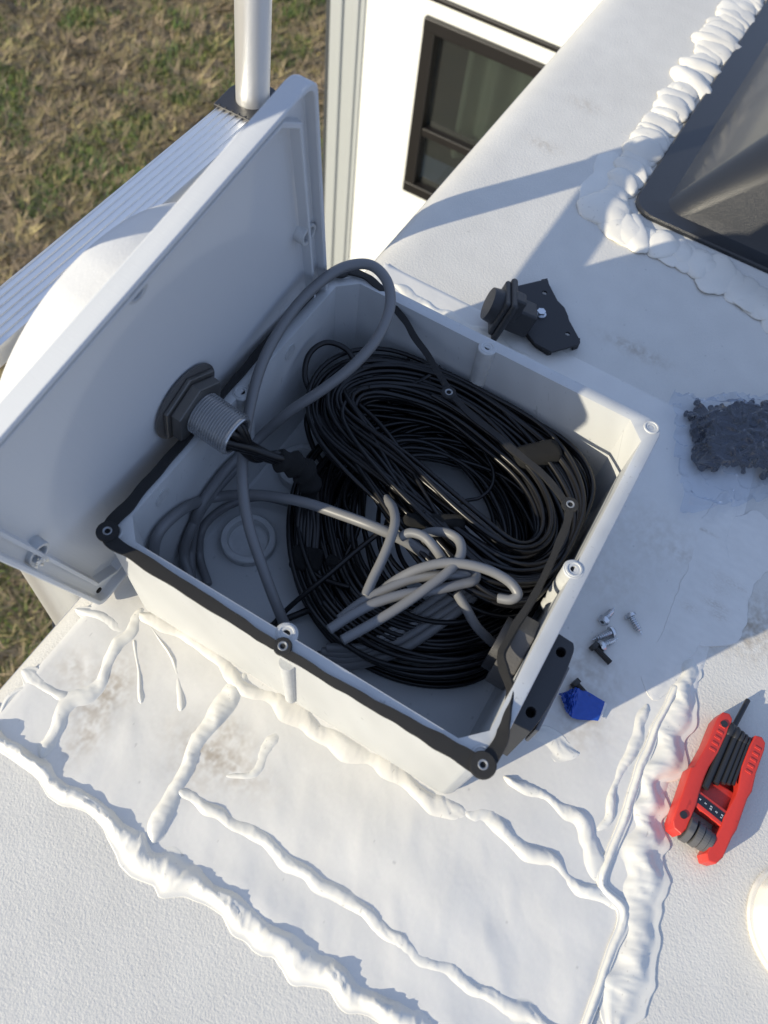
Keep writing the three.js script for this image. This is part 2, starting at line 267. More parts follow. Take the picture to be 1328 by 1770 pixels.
bead('broad lumpy sealant bead along the right patch edge', [[1200, 1140, 40], [1178, 1200, 50], [1160, 1262, 58], [1140, 1318, 66], [1125, 1380, 76], [1112, 1450, 82], [1104, 1510, 84], [1098, 1575, 78], [1094, 1630, 72], [1080, 1700, 82], [1052, 1790, 90]], 0.0105, { seed: 36.4, lump: 0.02, scallop: 0.022, dir: -1, sa: 0.22, hv: 0.35, base: 0.0005, ws: 0.8 });
bead('thin raised sealant seam beside the broad right bead', [[1172, 1185, 10], [1140, 1245, 12], [1112, 1320, 14], [1085, 1400, 14], [1058, 1478, 14], [1040, 1530, 16], [1078, 1572, 18], [1060, 1640, 14], [1032, 1720, 14], [1010, 1790, 14]], 0.0042, { seed: 38.8, base: 0.002 });
bead('flat sealant strip in the shade between bag and tool', [[1262, 850, 40], [1240, 900, 46], [1222, 960, 56], [1208, 1030, 60], [1180, 1090, 54], [1152, 1150, 50], [1128, 1210, 44]], 0.0022, { seed: 41.1, wob: 0.2, base: 0.001, mat: M.membrane });
bead('flat sealant smear running past the bag to the right', [[1300, 880, 60], [1290, 940, 64], [1270, 1000, 70], [1245, 1060, 70], [1215, 1120, 56]], 0.0016, { seed: 42.7, wob: 0.25, base: 0.0008, mat: M.membrane });
bead('teardrop of sealant beside the black cable entry', [[915, 1260, 26], [945, 1280, 34], [972, 1298, 40], [1003, 1303, 12]], 0.004, { seed: 44.2, base: 0.001 });
bead('white sealant along the foot of the far box wall', [[680, 492, 26], [712, 510, 34], [740, 530, 30], [790, 553, 26], [850, 585, 30], [920, 622, 24]], 0.007, { seed: 46.6, lump: 0.016 });
// overlapping dollops of sealant laid one after another, as one piece of sealant
function dollops(label, pts, h, step, lean, sd) {
  const s0 = seed; seed = sd; const P = pts.map(([a, b]) => at(a, b, 0)), Wd = pts.map((p, i) => p[2] * mpp(P[i])), c = new THREE.CatmullRomCurve3(P, false, 'centripetal'), L = c.getLength(), n = Math.round(L / step), list = [], np = P.length - 1;
  for (let k = 0; k <= n; k++) {
    const t = clamp((k + rr(-0.7, 0.7)) / n, 0, 1), p = c.getPointAt(t), tg = c.getTangentAt(t), uq = c.getUtoTmapping(t) * np, i0 = Math.min(np - 1, Math.floor(uq)), w = lerp(Wd[i0], Wd[i0 + 1], uq - i0), big = rnd() < 0.15 ? 1.35 : 1;
    const g = new THREE.IcosahedronGeometry(1, 5), ps = g.attributes.position, rx = step * rr(0.9, 1.9) * big, rz = w * 0.5 * rr(0.68, 1.1) * big, ry = h * rr(0.6, 1.15) * big, bend = rr(-0.3, 0.3);
    for (let i = 0; i < ps.count; i++) { let x = ps.getX(i), y = ps.getY(i), z = ps.getZ(i); const d = 1 + 0.13 * nz(x * 1.3 + k * 3.1, y * 1.3, z * 1.3) + 0.05 * nz(x * 4 + k, y * 4, z * 4); x *= d; y *= d; z *= d; y = Math.max(y, -0.15); y += 0.22 * x * lean; ps.setXYZ(i, x * rx + bend * rx * z * z, y * ry, z * rz); }
    g.rotateY(-Math.atan2(tg.z, tg.x) + rr(-0.5, 0.5) + 0.35 * lean); g.translate(p.x, 0.0012 + 0.0008 * (k % 2), p.z); const q = mergeVertices(g, 1e-6); q.deleteAttribute('normal'); q.deleteAttribute('uv'); const m2 = mergeVertices(q, 1e-6); m2.computeVertexNormals(); const uv = []; for (let i = 0; i < m2.attributes.position.count; i++) uv.push(m2.attributes.position.getX(i) / 0.3, m2.attributes.position.getZ(i) / 0.3); m2.setAttribute('uv', new THREE.Float32BufferAttribute(uv, 2)); list.push(m2);
  }
  seed = s0; return single('sealant_bead', label, 'sealant bead', merge(list), M.sealantCream, 'sealant beads');
}
dollops('plump overlapping cream sealant dollops along the left side of the black cover', [[1322, -24, 78], [1290, 6, 76], [1262, 42, 74], [1232, 88, 84], [1198, 138, 68], [1165, 182, 72], [1140, 222, 70], [1112, 262, 74], [1090, 300, 70], [1066, 335, 68], [1046, 366, 70]], 0.0075, 0.0125, -1, 901);
dollops('plump overlapping cream sealant dollops along the front of the black cover', [[1050, 384, 70], [1085, 402, 74], [1130, 420, 72], [1180, 444, 72], [1225, 470, 76], [1275, 498, 78], [1335, 548, 80], [1390, 590, 80]], 0.0062, 0.0125, 1, 902);
bead('thin grey smear of old sealant at the corner of the black cover', [[1062, 262, 30], [1040, 300, 44], [1028, 340, 40], [1024, 380, 26]], 0.0016, { seed: 54.4, base: 0.0004 });

// ---------------------------------------------------------------- black roof cover at upper right
{
  const t = thing('roof_vent_cover', 'glossy black moulded plastic cover sealed to the roof', 'vent cover', V(0, 0, 0));
  const x0 = -0.098, x1 = 0.46, z1 = -0.842, z0 = -1.75, R0 = 0.03;
  const ring = (ins, y, r) => rrect(x0 + ins * 1.0, x1 - ins, z0 + ins, z1 - ins * 0.62, r, 10).map(([a, b]) => V(a, y, b));
  const mb = phys(rgb(0.015, 0.016, 0.018), 0.34, { specularIntensity: 0.7, clearcoat: 0.45, clearcoatRoughness: 0.10, bumpMap: rep(fineTex, 6), bumpScale: 0.00012 });
  part('flange', gridGeo([ring(0, -0.001, R0), ring(0, 0.004, R0), ring(0.002, 0.006, R0), ring(0.036, 0.006, 0.02), ring(0.04, 0.007, 0.02)], true, p => [p.x * 4, p.z * 4], 0.5), mb, t);
  const rows = [ring(0.034, 0.005, 0.022), ring(0.039, 0.010, 0.026), ring(0.045, 0.018, 0.03)];
  for (let i = 1; i <= 14; i++) { const a = i / 14; rows.push(ring(0.045 + 0.16 * a, 0.018 + 0.15 * Math.sin(a * 1.35) / Math.sin(1.35), 0.03 + 0.05 * a)); }
  const body = gridGeo(rows, true, p => [p.x * 4, p.z * 4]);
  part('hood', merge([body, capFan(rows[rows.length - 1])]), mb, t);
}
// cream cap at right edge of view
{
  const p = at(1396, 1606, 0); const t = thing('vent_stack', 'smooth cream rounded vent cap on the roof at the right edge', 'vent cap', V(p.x, 0, p.z));
  part('dome', lathe([[0, 0.026], [0.012, 0.0257], [0.024, 0.0235], [0.034, 0.019], [0.040, 0.012], [0.0415, 0.005], [0.042, 0]].reverse(), 48), std(rgb(0.74, 0.71, 0.62), 0.4), t);
  part('base_ring', lathe([[0.0445, -0.0005], [0.0455, 0.002], [0.044, 0.0035], [0.0405, 0.004]], 48), M.sealantCream, t);
}

// ---------------------------------------------------------------- slide-out room with window
{
  const Z = -2.2, t = thing('slide_out', 'white slide-out room wall with dark window and grey corner trim', 'slide-out', V(-0.33, -2.05, Z));
  const w = (g, n, m, par = t) => part(n, inWorld(g, t), m, par);
  const box = (a0, a1, b0, b1, c0, c1, r = 0) => { const g = r ? new RoundedBoxGeometry(a1 - a0, b1 - b0, c1 - c0, 3, r) : new THREE.BoxGeometry(a1 - a0, b1 - b0, c1 - c0); g.translate((a0 + a1) / 2, (b0 + b1) / 2, (c0 + c1) / 2); return g; };
  const mw = std(rgb(0.66, 0.675, 0.66), 0.28), mt = std(rgb(0.50, 0.53, 0.54), 0.3, { metalness: 0.35 }), mf = std(rgb(0.011, 0.010, 0.010), 0.4);
  const wx0 = -1.012, wx1 = -0.40, wy0 = -1.29, wy1 = -0.70;
  // wall with a real opening
  const shp = new THREE.Shape([[-1.22, -1.95], [-0.31, -1.95], [-0.31, 0.0], [-1.22, 0.0]].map(q => new THREE.Vector2(...q)));
  shp.holes.push(new THREE.Path([[wx0, wy0], [wx0, wy1], [wx1, wy1], [wx1, wy0]].map(q => new THREE.Vector2(...q))));
  const wg = new THREE.ExtrudeGeometry(shp, { depth: 0.05, bevelEnabled: false }); wg.translate(0, 0, Z - 0.05); w(wg, 'wall', mw);
  w(box(-1.30, -0.31, -1.95, 0, Z - 1.9, Z - 1.85), 'far_wall', mw);
  w(box(-1.30, -1.26, -1.95, 0, Z - 1.85, Z - 0.052), 'outer_wall', mw);
  w(box(-1.30, -0.31, -2.0, -1.952, Z - 1.9, Z), 'floor_panel', mw);
  w(box(-1.30, -0.31, 0.0005, 0.04, Z - 1.9, Z), 'roof_panel', mw);
  w(box(-1.345, -1.222, -2.0, 0, Z - 0.06, Z + 0.006, 0.004), 'corner_trim', mt);
  w(box(-1.312, -1.297, -2.0, 0, Z + 0.0065, Z + 0.016, 0.003), 'trim_lip', mt);
  w(box(-1.255, -1.24, -2.0, 0, Z + 0.0065, Z + 0.014, 0.003), 'trim_lip', mt);
  w(box(-1.37, -1.347, -2.0, 0, Z - 0.05, Z - 0.01, 0.004), 'wiper_seal', std(rgb(0.04, 0.045, 0.05), 0.6));
  w(box(-1.31, -1.25, -2.06, -1.99, Z - 0.03, Z + 0.03, 0.008), 'foot_bracket', M.blackPlastic);
  const seam = box(-1.22, -0.31, -0.648, -0.632, Z, Z + 0.012, 0.004); w(seam, 'drip_rail', mf);
  const win = new THREE.Group(); win.name = 'window'; t.add(win);
  const fr = 0.034;
  w(box(wx0 - 0.006, wx0 + fr, wy0, wy1, Z - 0.045, Z + 0.016, 0.004), 'frame', mf, win); w(box(wx1 - fr, wx1 + 0.006, wy0, wy1, Z - 0.045, Z + 0.016, 0.004), 'frame', mf, win);
  w(box(wx0 - 0.006, wx1 + 0.006, wy1 - fr, wy1 + 0.006, Z - 0.044, Z + 0.0175, 0.004), 'frame', mf, win); w(box(wx0 - 0.006, wx1 + 0.006, wy0 - 0.006, wy0 + fr, Z - 0.044, Z + 0.0175, 0.004), 'frame', mf, win);
  const my = -1.055; w(box(wx0 + fr, wx1 - fr, my - 0.012, my + 0.016, Z - 0.04, Z + 0.010, 0.003), 'mid_rail', mf, win);
  const glass = phys(rgb(0.44, 0.47, 0.46), 0.03, { transmission: 0.96, thickness: 0 });
  for (const [a, b] of [[my + 0.016, wy1 - fr], [wy0 + fr, my - 0.012]]) w(box(wx0 + fr, wx1 - fr, a, b, Z - 0.02, Z - 0.016), 'pane', glass, win);
  // curtain behind the glass
  const rows = []; for (let j = 0; j <= 4; j++) { const r = []; for (let i = 0; i <= 90; i++) { const u = i / 90; r.push(V(lerp(-0.90, -0.36, u), lerp(wy0 + 0.14, wy1 + 0.02, j / 4), Z - 0.085 + 0.024 * Math.sin(u * 34 + Math.sin(u * 9)))); } rows.push(r); }
  const cg = gridGeo(rows); part('curtain', inWorld(cg, t), phys(rgb(0.66, 0.70, 0.60), 0.9, { transmission: 0.1, thickness: 0 }), win);
  w(box(-1.22, -0.31, -1.6, -0.4, Z - 0.6, Z - 0.58), 'inner_partition', std(rgb(0.30, 0.24, 0.18), 0.7));
}

// ---------------------------------------------------------------- telescopic ladder leaning on the roof edge
{
  const B = V(-0.3897, 0.195, -0.515), ln = 0.07, zn = -0.158, t = thing('telescopic_ladder', 'aluminium telescopic ladder with ribbed rung and black collars at the roof edge', 'ladder', V(B.x - ln * 3.39, GY, (B.z + zn) / 2));
  const w = (g, n, m, par = t) => part(n, inWorld(g, t), m, par);
  const dir = V(ln, 1, 0).normalize(), q = qTo(dir);
  const P = y => V(B.x + ln * (y - B.y), y, 0);
  for (const z of [B.z, zn]) {
    for (const [y0, y1, r] of [[-3.17, B.y - 0.02, 0.0195], [B.y - 0.03, 0.80, 0.0143]]) { const a = P(y0), c = P(y1); a.z = c.z = z; w(place(new THREE.CylinderGeometry(r, r, a.distanceTo(c), 40), a.clone().lerp(c, 0.5), q), 'tube', M.aluTube); }
    const e = P(-3.17); e.z = z; w(place(cyl(0.024, 0.027, 0.07), e, q), 'foot', M.blackPlastic);
    const cp = P(0.80); cp.z = z; w(place(cyl(0.016, 0.0175, 0.03), cp, q), 'end_cap', M.blackPlastic);
  }
  for (let k = -13; k <= 2; k++) {
    const y = B.y + k * 0.24 - 0.013, c = P(y), hw = 0.0185;
    // ribbed rung profile swept along z
    const prof = []; for (let i = 0; i <= 72; i++) { const u = lerp(-hw, hw, i / 72), f = (u + hw) / (2 * hw) * 6; const fr = f - Math.floor(f); prof.push([u, 0.0085 + (fr < 0.14 || fr > 0.86 ? 0.0011 : 0) - 0.0006 * Math.pow(u / hw, 2)]); }
    prof.push([hw + 0.0008, 0.006], [hw, -0.007], [hw - 0.003, -0.0085], [-hw + 0.003, -0.0085], [-hw, -0.007], [-hw - 0.0008, 0.006]);
    const zA = B.z + 0.0235, zB = zn - 0.0235;
    const rows = [zA, zB].map(z => prof.map(([u, v]) => V(c.x + u, c.y + v, z)));
    w(merge([gridGeo(rows, true, p => [p.x * 10, p.z], 0.4), capFan(rows[0]), capFan(rows[1])]), 'rung', M.alu);
    for (const [z, s] of [[B.z, 1], [zn, -1]]) {
      const o = new THREE.Shape(); o.moveTo(-0.0205, s * 0.024); o.lineTo(0.0205, s * 0.024); o.lineTo(0.0228, 0); o.absarc(0, 0, 0.0228, 0, s > 0 ? -Math.PI : Math.PI, s > 0); o.lineTo(-0.0205, s * 0.024);
      const h = new THREE.Path(); h.absarc(0, 0, k < 1 && k !== 0 ? 0.0198 : 0.0152, 0, Math.PI * 2); o.holes.push(h);
      const g = new THREE.ExtrudeGeometry(o, { depth: 0.022, bevelEnabled: true, bevelSize: 0.001, bevelThickness: 0.001, bevelSegments: 2, curveSegments: 24 });
      g.rotateX(Math.PI / 2); g.translate(0, 0.0105, 0);
      const cc = P(y); cc.z = z; const col = w(place(g, cc), 'collar', M.blackPlastic);
      if (k === 0 && s === 1) for (let i = 0; i < 6; i++) { const b = new THREE.SphereGeometry(0.0013, 8, 6); b.translate(cc.x - 0.0165 + i * 0.0066, cc.y + 0.0112, z + 0.0236); part('stud', inWorld(b, t), M.blackPlastic, col); }
    }
  }
}

// ---------------------------------------------------------------- the open grey box
const BX0 = -0.2604, BX1 = 0.0411, BZ0 = -0.4552, BZ1 = -0.1411, RIM = 0.1275, FLOOR = 0.006;
const boxT = thing('junction_box', 'open light grey plastic junction box full of cables on the white roof', 'junction box', V((BX0 + BX1) / 2, 0, (BZ0 + BZ1) / 2));
{
  const w = (g, n, m = M.plastic, par = boxT) => part(n, inWorld(g, boxT), m, par);
  const NC = 6;
  const out = (ins, y, r = 0.012) => rrect(BX0 + ins, BX1 - ins, BZ0 + ins, BZ1 - ins, Math.max(r, 0.001), NC).map(([a, b]) => V(a, y, b));
  // inner outline has chamfered corners that hold the screw bosses
  const inn = (ins, y, ch) => { const o = [], a0 = BX0 + ins, a1 = BX1 - ins, b0 = BZ0 + ins, b1 = BZ1 - ins; const C = [[[a1, b1 - ch], [a1 - ch, b1]], [[a0 + ch, b1], [a0, b1 - ch]], [[a0, b0 + ch], [a0 + ch, b0]], [[a1 - ch, b0], [a1, b0 + ch]]]; for (const [p, q] of C) for (let i = 0; i <= NC; i++) { const s = i / NC; o.push(V(lerp(p[0], q[0], s), y, lerp(p[1], q[1], s))); } return o; };
  const rows = [out(0.0055, 0.0005, 0.012), out(0.0040, 0.006, 0.013), out(0.0012, RIM - 0.016, 0.013), out(0, RIM - 0.014, 0.013), out(0, RIM - 0.001, 0.013), out(0.0004, RIM - 0.0003, 0.0128), out(0.0011, RIM, 0.012), inn(0.0098, RIM, 0.015), inn(0.0106, RIM - 0.0004, 0.0148), inn(0.0108, RIM - 0.0012, 0.0147), inn(0.0122, 0.03, 0.0135), inn(0.0132, FLOOR + 0.004, 0.013), inn(0.0155, FLOOR + 0.0006, 0.013), inn(0.018, FLOOR, 0.013)];
  const shell = gridGeo(rows, true, p => [p.x / 0.3 + p.y, p.z / 0.3 + p.y], 0.55);
  w(merge([shell, capFan(rows[rows.length - 1]), capFan(rows[0])]), 'shell');
  const ringG = (p, r = 0.0078) => { const g = lathe([[0.0026, -0.006], [0.0026, 0.0003], [0.0044, 0.0003], [0.0048, 0.0009], [0.0058, 0.0009], [0.0062, 0.0003], [r - 0.0008, 0.0003], [r, -0.0004], [r, -0.001]], 32); return place(g, p); };
  const bosses = [[-0.1125, -0.4445], [0.0302, -0.2989], [-0.1125, -0.1518], [-0.2497, -0.2953]];
  for (const [x, z] of bosses) {
    const top = w(ringG(V(x, RIM, z)), 'screw_boss');
    const c = cyl(0.0076, 0.0068, 0.064, 28); c.translate(x, RIM - 0.0335, z); part('column', inWorld(c, boxT), M.plastic, top);
    const h = cyl(0.0025, 0.0025, 0.002, 16); h.translate(x, RIM - 0.0022, z); part('hole', inWorld(h, boxT), M.hole, top);
  }
  for (const [x, z] of [[0.0325, -0.4466], [-0.2518, -0.4466], [-0.2518, -0.1497], [0.0325, -0.1497]]) {
    const top = w(ringG(V(x, RIM + 0.0001, z), 0.0066), 'screw_boss'); const h = cyl(0.0025, 0.0025, 0.002, 16); h.translate(x, RIM - 0.0012, z); part('hole', inWorld(h, boxT), M.hole, top);
  }
  // outer rib on the front wall
  for (const x of [-0.106]) { const g = cyl(0.0058, 0.0048, 0.09, 20); g.rotateX(0.03); g.translate(x, 0.058, BZ1 - 0.003); w(g, 'rib'); }
  // raised round knockouts on the floor beside the left wall
  for (const [x, z, r, h] of [[-0.2129, -0.240, 0.0235, 0.008], [-0.2135, -0.3248, 0.0225, 0.012], [-0.2135, -0.408, 0.0225, 0.008]]) { const g = lathe([[r, 0], [r, h - 0.001], [r - 0.001, h], [r - 0.0055, h], [r - 0.0065, h - 0.002], [r - 0.007, 0.002], [r - 0.010, 0.0016], [0, 0.0016]], 48); g.translate(x, FLOOR, z); w(g, 'knockout'); }
  const ns = new THREE.TorusGeometry(0.016, 0.005, 8, 30, 2.6); ns.rotateX(Math.PI / 2); ns.rotateY(2.4); ns.scale(1, 0.7, 1); ns.translate(-0.195, FLOOR + 0.004, -0.2815); w(ns, 'conduit_ring', std(rgb(0.66, 0.65, 0.58), 0.5));
  for (const [y, z] of [[0.112, -0.195], [0.112, -0.36]]) { const g = lathe([[0.0072, -0.001], [0.0072, 0.0005], [0.0066, 0.0006], [0.006, 0.0002], [0, 0.0002]], 28); g.rotateZ(-Math.PI / 2); g.translate(BX0 + 0.0112, y, z); w(g, 'moulding_mark'); }
}

// ---------------------------------------------------------------- the lid, stood up on edge beside the box
const LE1 = V(0.0648, 0.24, -0.9686), LE2 = V(0.0952, 0.9647, 0.2454), LE3 = V(0.9933, -0.1081, 0.0397), LNB = V(-0.2785, 0.002, -0.1290), LL = 0.317, LW = 0.284;
const lidMat = new THREE.Matrix4().makeBasis(LE1, LE2, LE3), lidQ = new THREE.Quaternion().setFromRotationMatrix(lidMat);
{
  const t = thing('box_lid', 'light grey box lid stood on edge showing its ribbed inside', 'lid', LNB); t.quaternion.copy(lidQ);
  const NC = 6, ring = (ins, z, r) => rrect(ins, LL - ins, ins, LW - ins, Math.max(r, 0.001), NC).map(([a, b]) => V(a, b, z));
  const chr = (ins, z, ch) => { const o = [], a0 = ins, a1 = LL - ins, b0 = ins, b1 = LW - ins; const C = [[[a1, b1 - ch], [a1 - ch, b1]], [[a0 + ch, b1], [a0, b1 - ch]], [[a0, b0 + ch], [a0 + ch, b0]], [[a1 - ch, b0], [a1, b0 + ch]]]; for (const [p, q] of C) for (let i = 0; i <= NC; i++) { const s = i / NC; o.push(V(lerp(p[0], q[0], s), lerp(p[1], q[1], s), z)); } return o; };
  const rows = [ring(0.005, -0.0150, 0.008), ring(0.0030, -0.0146, 0.009), ring(0.0013, -0.0132, 0.010), ring(0.0006, -0.011, 0.010), ring(0, -0.0008, 0.010), ring(0.0008, 0, 0.0095), ring(0.0030, 0, 0.010), ring(0.0036, -0.0008, 0.0095), ring(0.0040, -0.0075, 0.009), ring(0.0048, -0.0082, 0.009), chr(0.0118, -0.0082, 0.016), chr(0.0122, -0.0042, 0.016), chr(0.0128, -0.0037, 0.016), chr(0.0146, -0.0037, 0.0158), chr(0.0150, -0.0043, 0.0157), chr(0.0156, -0.0115, 0.0152), chr(0.017, -0.0126, 0.015), chr(0.021, -0.013, 0.014)];
  part('panel', merge([gridGeo(rows, true, p => [p.x / 0.3, p.y / 0.3], 0.5), capFan(rows[rows.length - 1]), capFan(rows[0])]), M.lid, t);
  for (const [x, y, s] of [[LL * 0.5, LW - 0.0135, Math.PI], [LL - 0.0135, LW * 0.5, Math.PI / 2], [LL * 0.5, 0.0135, 0], [0.0135, LW * 0.53, -Math.PI / 2]]) {
    const g = lathe([[0.0062, -0.009], [0.0062, 0], [0.0066, 0.0006], [0.0084, 0.0006], [0.0088, 0], [0.0088, -0.009]], 28); g.rotateX(Math.PI / 2); g.translate(x, y, -0.0052); part('screw_boss', g, M.plastic, t);
  }
  for (const [x, y] of [[0.0095, 0.0095], [LL - 0.0095, LW - 0.0095], [LL - 0.0095, 0.0095], [0.0095, LW - 0.0095]]) { const g = cyl(0.0026, 0.0026, 0.002, 16); g.rotateX(Math.PI / 2); g.translate(x, y, -0.0079); part('screw_hole', g, M.hole, t); }
  // metal shavings and screw tip at near boss
  const sc = []; for (let i = 0; i < 16; i++) { const g = new THREE.TetrahedronGeometry(rr(0.0008, 0.002)); g.scale(1, rr(0.5, 2), 0.5); g.rotateZ(rr(0, 6)); g.translate(0.0095 + rr(-0.005, 0.004), LW * 0.53 + rr(-0.007, 0.004), -0.004 + rr(0, 0.004)); sc.push(g); }
  part('screw_shavings', merge(sc), M.zinc, t);
}

// ---------------------------------------------------------------- round antenna bolted through the lid
const AC = V(0.157, 0.1094, 0);
const lidP = (a, b, c) => LNB.clone().addScaledVector(LE1, a).addScaledVector(LE2, b).addScaledVector(LE3, c);
{
  const t = thing('puck_antenna', 'large white puck antenna on the lid with threaded stem and black nuts', 'antenna', lidP(AC.x, AC.y, -0.0153)); t.quaternion.copy(lidQ);
  const ax = (g) => { g.rotateX(Math.PI / 2); return g; };   // lathe axis -> local z
  part('dome', ax(lathe([[0, -0.0585], [0.06, -0.0582], [0.10, -0.0575], [0.116, -0.056], [0.1225, -0.0525], [0.1255, -0.047], [0.128, -0.030], [0.130, -0.004], [0.130, -0.001], [0.118, 0]], 96)), M.dome, t);
  part('washer', ax(lathe([[0.017, 0.0039], [0.017, 0.0058], [0.0308, 0.0058], [0.032, 0.0052], [0.032, 0.0039]], 48)), M.nutPlastic, t);
  const hex = (r, h, z) => { const s = new THREE.Shape(); for (let i = 0; i < 6; i++) { const a = i * Math.PI / 3 + 0.25; s[i ? 'lineTo' : 'moveTo'](r * Math.cos(a), r * Math.sin(a)); } const o = new THREE.Path(); o.absarc(0, 0, 0.0163, 0, Math.PI * 2); s.holes.push(o); const g = new THREE.ExtrudeGeometry(s, { depth: h - 0.002, bevelEnabled: true, bevelSize: 0.001, bevelThickness: 0.001, bevelSegments: 2 }); g.translate(0, 0, z + 0.001); return g; };
  part('nut', hex(0.0285, 0.004, 0.0059), M.nut, t); part('nut', hex(0.0248, 0.0085, 0.0101), M.nut, t);
  const pr = []; const z0 = 0.006, z1 = 0.0515; for (let z = z0; z < z1 - 0.003; z += 0.0021) pr.push([0.0152, z], [0.0166, z + 0.0009], [0.0166, z + 0.0012], [0.0152, z + 0.0021]);
  pr.push([0.0155, z1 - 0.0008], [0.0150, z1], [0.0136, z1], [0.0132, z1 - 0.001], [0.0132, 0.004]);
  part('threaded_stem', ax(toCreasedNormals(new THREE.LatheGeometry(pr.map(p => new THREE.Vector2(p[0], p[1])), 48), 0.4)), M.stem, t);
  // pigtail cables leaving the stem, into the braided sleeve and down to the coils
  const W = (px, py, y) => at(px, py, y), inv = p => t.worldToLocal(p.clone()); t.updateMatrixWorld(true);
  const mouth = lidP(AC.x, AC.y, 0.018);
  for (let i = 0; i < 7; i++) {
    const a = i / 7 * 6.283, o = i === 6 ? 0 : 0.0085, s = mouth.clone().addScaledVector(LE1, o * Math.cos(a)).addScaledVector(LE2, o * Math.sin(a));
    const e = s.clone().addScaledVector(LE3, 0.014), jit = () => V(rr(-1, 1), rr(-1, 1), rr(-1, 1)).multiplyScalar(0.0038), pt = [s.clone().addScaledVector(LE3, -0.012), s, e.add(V(0, -0.001, 0)), W(448, 785, 0.118).add(jit()).addScaledVector(V(0, 1, 0), 0.005 * Math.sin(a)), W(480, 795, 0.108).add(jit()), W(512, 806, 0.095).add(jit()), W(535, 835, 0.075).add(jit()), W(534, 895, 0.050).add(V((i - 3) * 0.0030, 0, 0)), W(532, 965, 0.034).add(V((i - 3) * 0.0030, 0.001 * (i % 2), 0)), W(548, 1030, 0.022).add(V((i - 3) * 0.004, 0, 0)), W(590, 1085, 0.018).add(V((i - 3) * 0.004, 0, 0.002 * i))];
    part('pigtail_cable', tube(pt.map(inv), 0.0031, 110, 8), M.cableBlack, t);
  }
  const sl = [W(478, 795, 0.108), W(500, 800, 0.100), W(520, 809, 0.091), W(534, 828, 0.080), W(536, 858, 0.064)].map(inv), sc = new THREE.CatmullRomCurve3(sl), rows = [], fr = sc.computeFrenetFrames(30);
  for (let i = 0; i <= 30; i++) { const u = i / 30, c = sc.getPointAt(u), r = 0.0082 * (0.9 + 0.25 * Math.sin(u * Math.PI)) * (1 + 0.16 * Math.sin(u * 26)) * (u < 0.03 || u > 0.97 ? 0.7 : 1) * (1 + 0.1 * nz(u * 9, 3, 1)), row = []; for (let j = 0; j < 20; j++) { const a = j / 20 * 6.283; row.push(c.clone().addScaledVector(fr.normals[i], r * Math.cos(a) * (1 + 0.09 * Math.cos(a * 4))).addScaledVector(fr.binormals[i], r * Math.sin(a))); } rows.push(row); }
  part('sleeve', merge([gridGeo(rows, true), capFan(rows[0]), capFan(rows[30])]), M.velcro, t);
  const b = new RoundedBoxGeometry(0.026, 0.018, 0.020, 3, 0.004); const bp = W(531, 968, 0.034); const q = new THREE.Quaternion().setFromEuler(new THREE.Euler(0.3, 0.35, 0)); place(b, bp, q); part('cable_tie', inWorld(b, t), M.velcro, t);
}

// ---------------------------------------------------------------- black cable coils in the box
function coil(label, pts, cables, turns, su, sv, sd, radius = 0.0024) {
  const C = new THREE.CatmullRomCurve3(pts, true, 'centripetal'), c0 = pts.reduce((a, p) => a.add(p), V(0, 0, 0)).multiplyScalar(1 / pts.length);
  const t = thing('cable_coil', label, 'cable coil', V(c0.x, FLOOR, c0.z)); const total = cables * turns; let id = 0;
  const LUT = []; for (let i = 0; i < 400; i++) { const u = i / 400, p = C.getPointAt(u), tg = C.getTangentAt(u); LUT.push([p, V(-tg.z, 0, tg.x).normalize()]); }
  for (let k = 0; k < cables; k++) {
    const P = [];
    const per = 44, start = rr(0, 0.2);
    for (let i = 0; i <= per * turns; i++) {
      const tt = i / per, a = (start + tt) % 1, turn = Math.min(turns - 1, Math.floor(tt)), fr = tt - Math.floor(tt);
      const [p, s] = LUT[Math.floor(a * 400) % 400];
      // every pass keeps its own lane in the bundle; lanes swap slowly
      const slot = n => { const h = (k * turns + n) * 0.61803 % 1, g = (k * turns + n) * 0.7548 % 1; return [h * 2 - 1, g * 2 - 1]; };
      const A = slot(turn), Bn = slot(turn + 1), m = sstep(0.55, 1, fr), u = lerp(A[0], Bn[0], m), v = lerp(A[1], Bn[1], m);
      const q = p.clone().addScaledVector(s, u * su * (1 + 0.35 * nz(a * 4, sd, 2)) + 0.011 * nz(a * 5, k * 3.3 + turn * 1.7, sd)); q.y += v * sv * (1 + 0.5 * nz(a * 3, sd + 7, 1)) + 0.004 * nz(a * 6, k + turn * 5, sd + 20);
      q.x = clamp(q.x, BX0 + 0.022, BX1 - 0.0185); q.z = clamp(q.z, BZ0 + 0.0185, BZ1 - 0.0185); q.y = Math.max(q.y, FLOOR + 0.003); P.push(q);
    }
    for (let s = 0; s < 4; s++) for (let i = 1; i < P.length - 1; i++) P[i].lerp(P[i - 1].clone().add(P[i + 1]).multiplyScalar(0.5), 0.4);
    const g = new THREE.TubeGeometry(new THREE.CatmullRomCurve3(P), per * turns * 2, radius, 7, false);
    part('cable', inWorld(g, t), M.cableBlack, t); id++;
  }
  return t;
}
const W = (a, b, y) => at(a, b, y);
const coilLow = coil('lower black cable coil lying on the box floor', [W(560, 850, .03), W(552, 940, .028), W(590, 1045, .026), W(660, 1100, .026), W(770, 1120, .026), W(870, 1090, .026), W(940, 1015, .03), W(955, 930, .03), W(905, 830, .03), W(815, 755, .03), W(700, 735, .03), W(615, 775, .03)], 10, 5, 0.028, 0.020, 4.2, 0.0021);
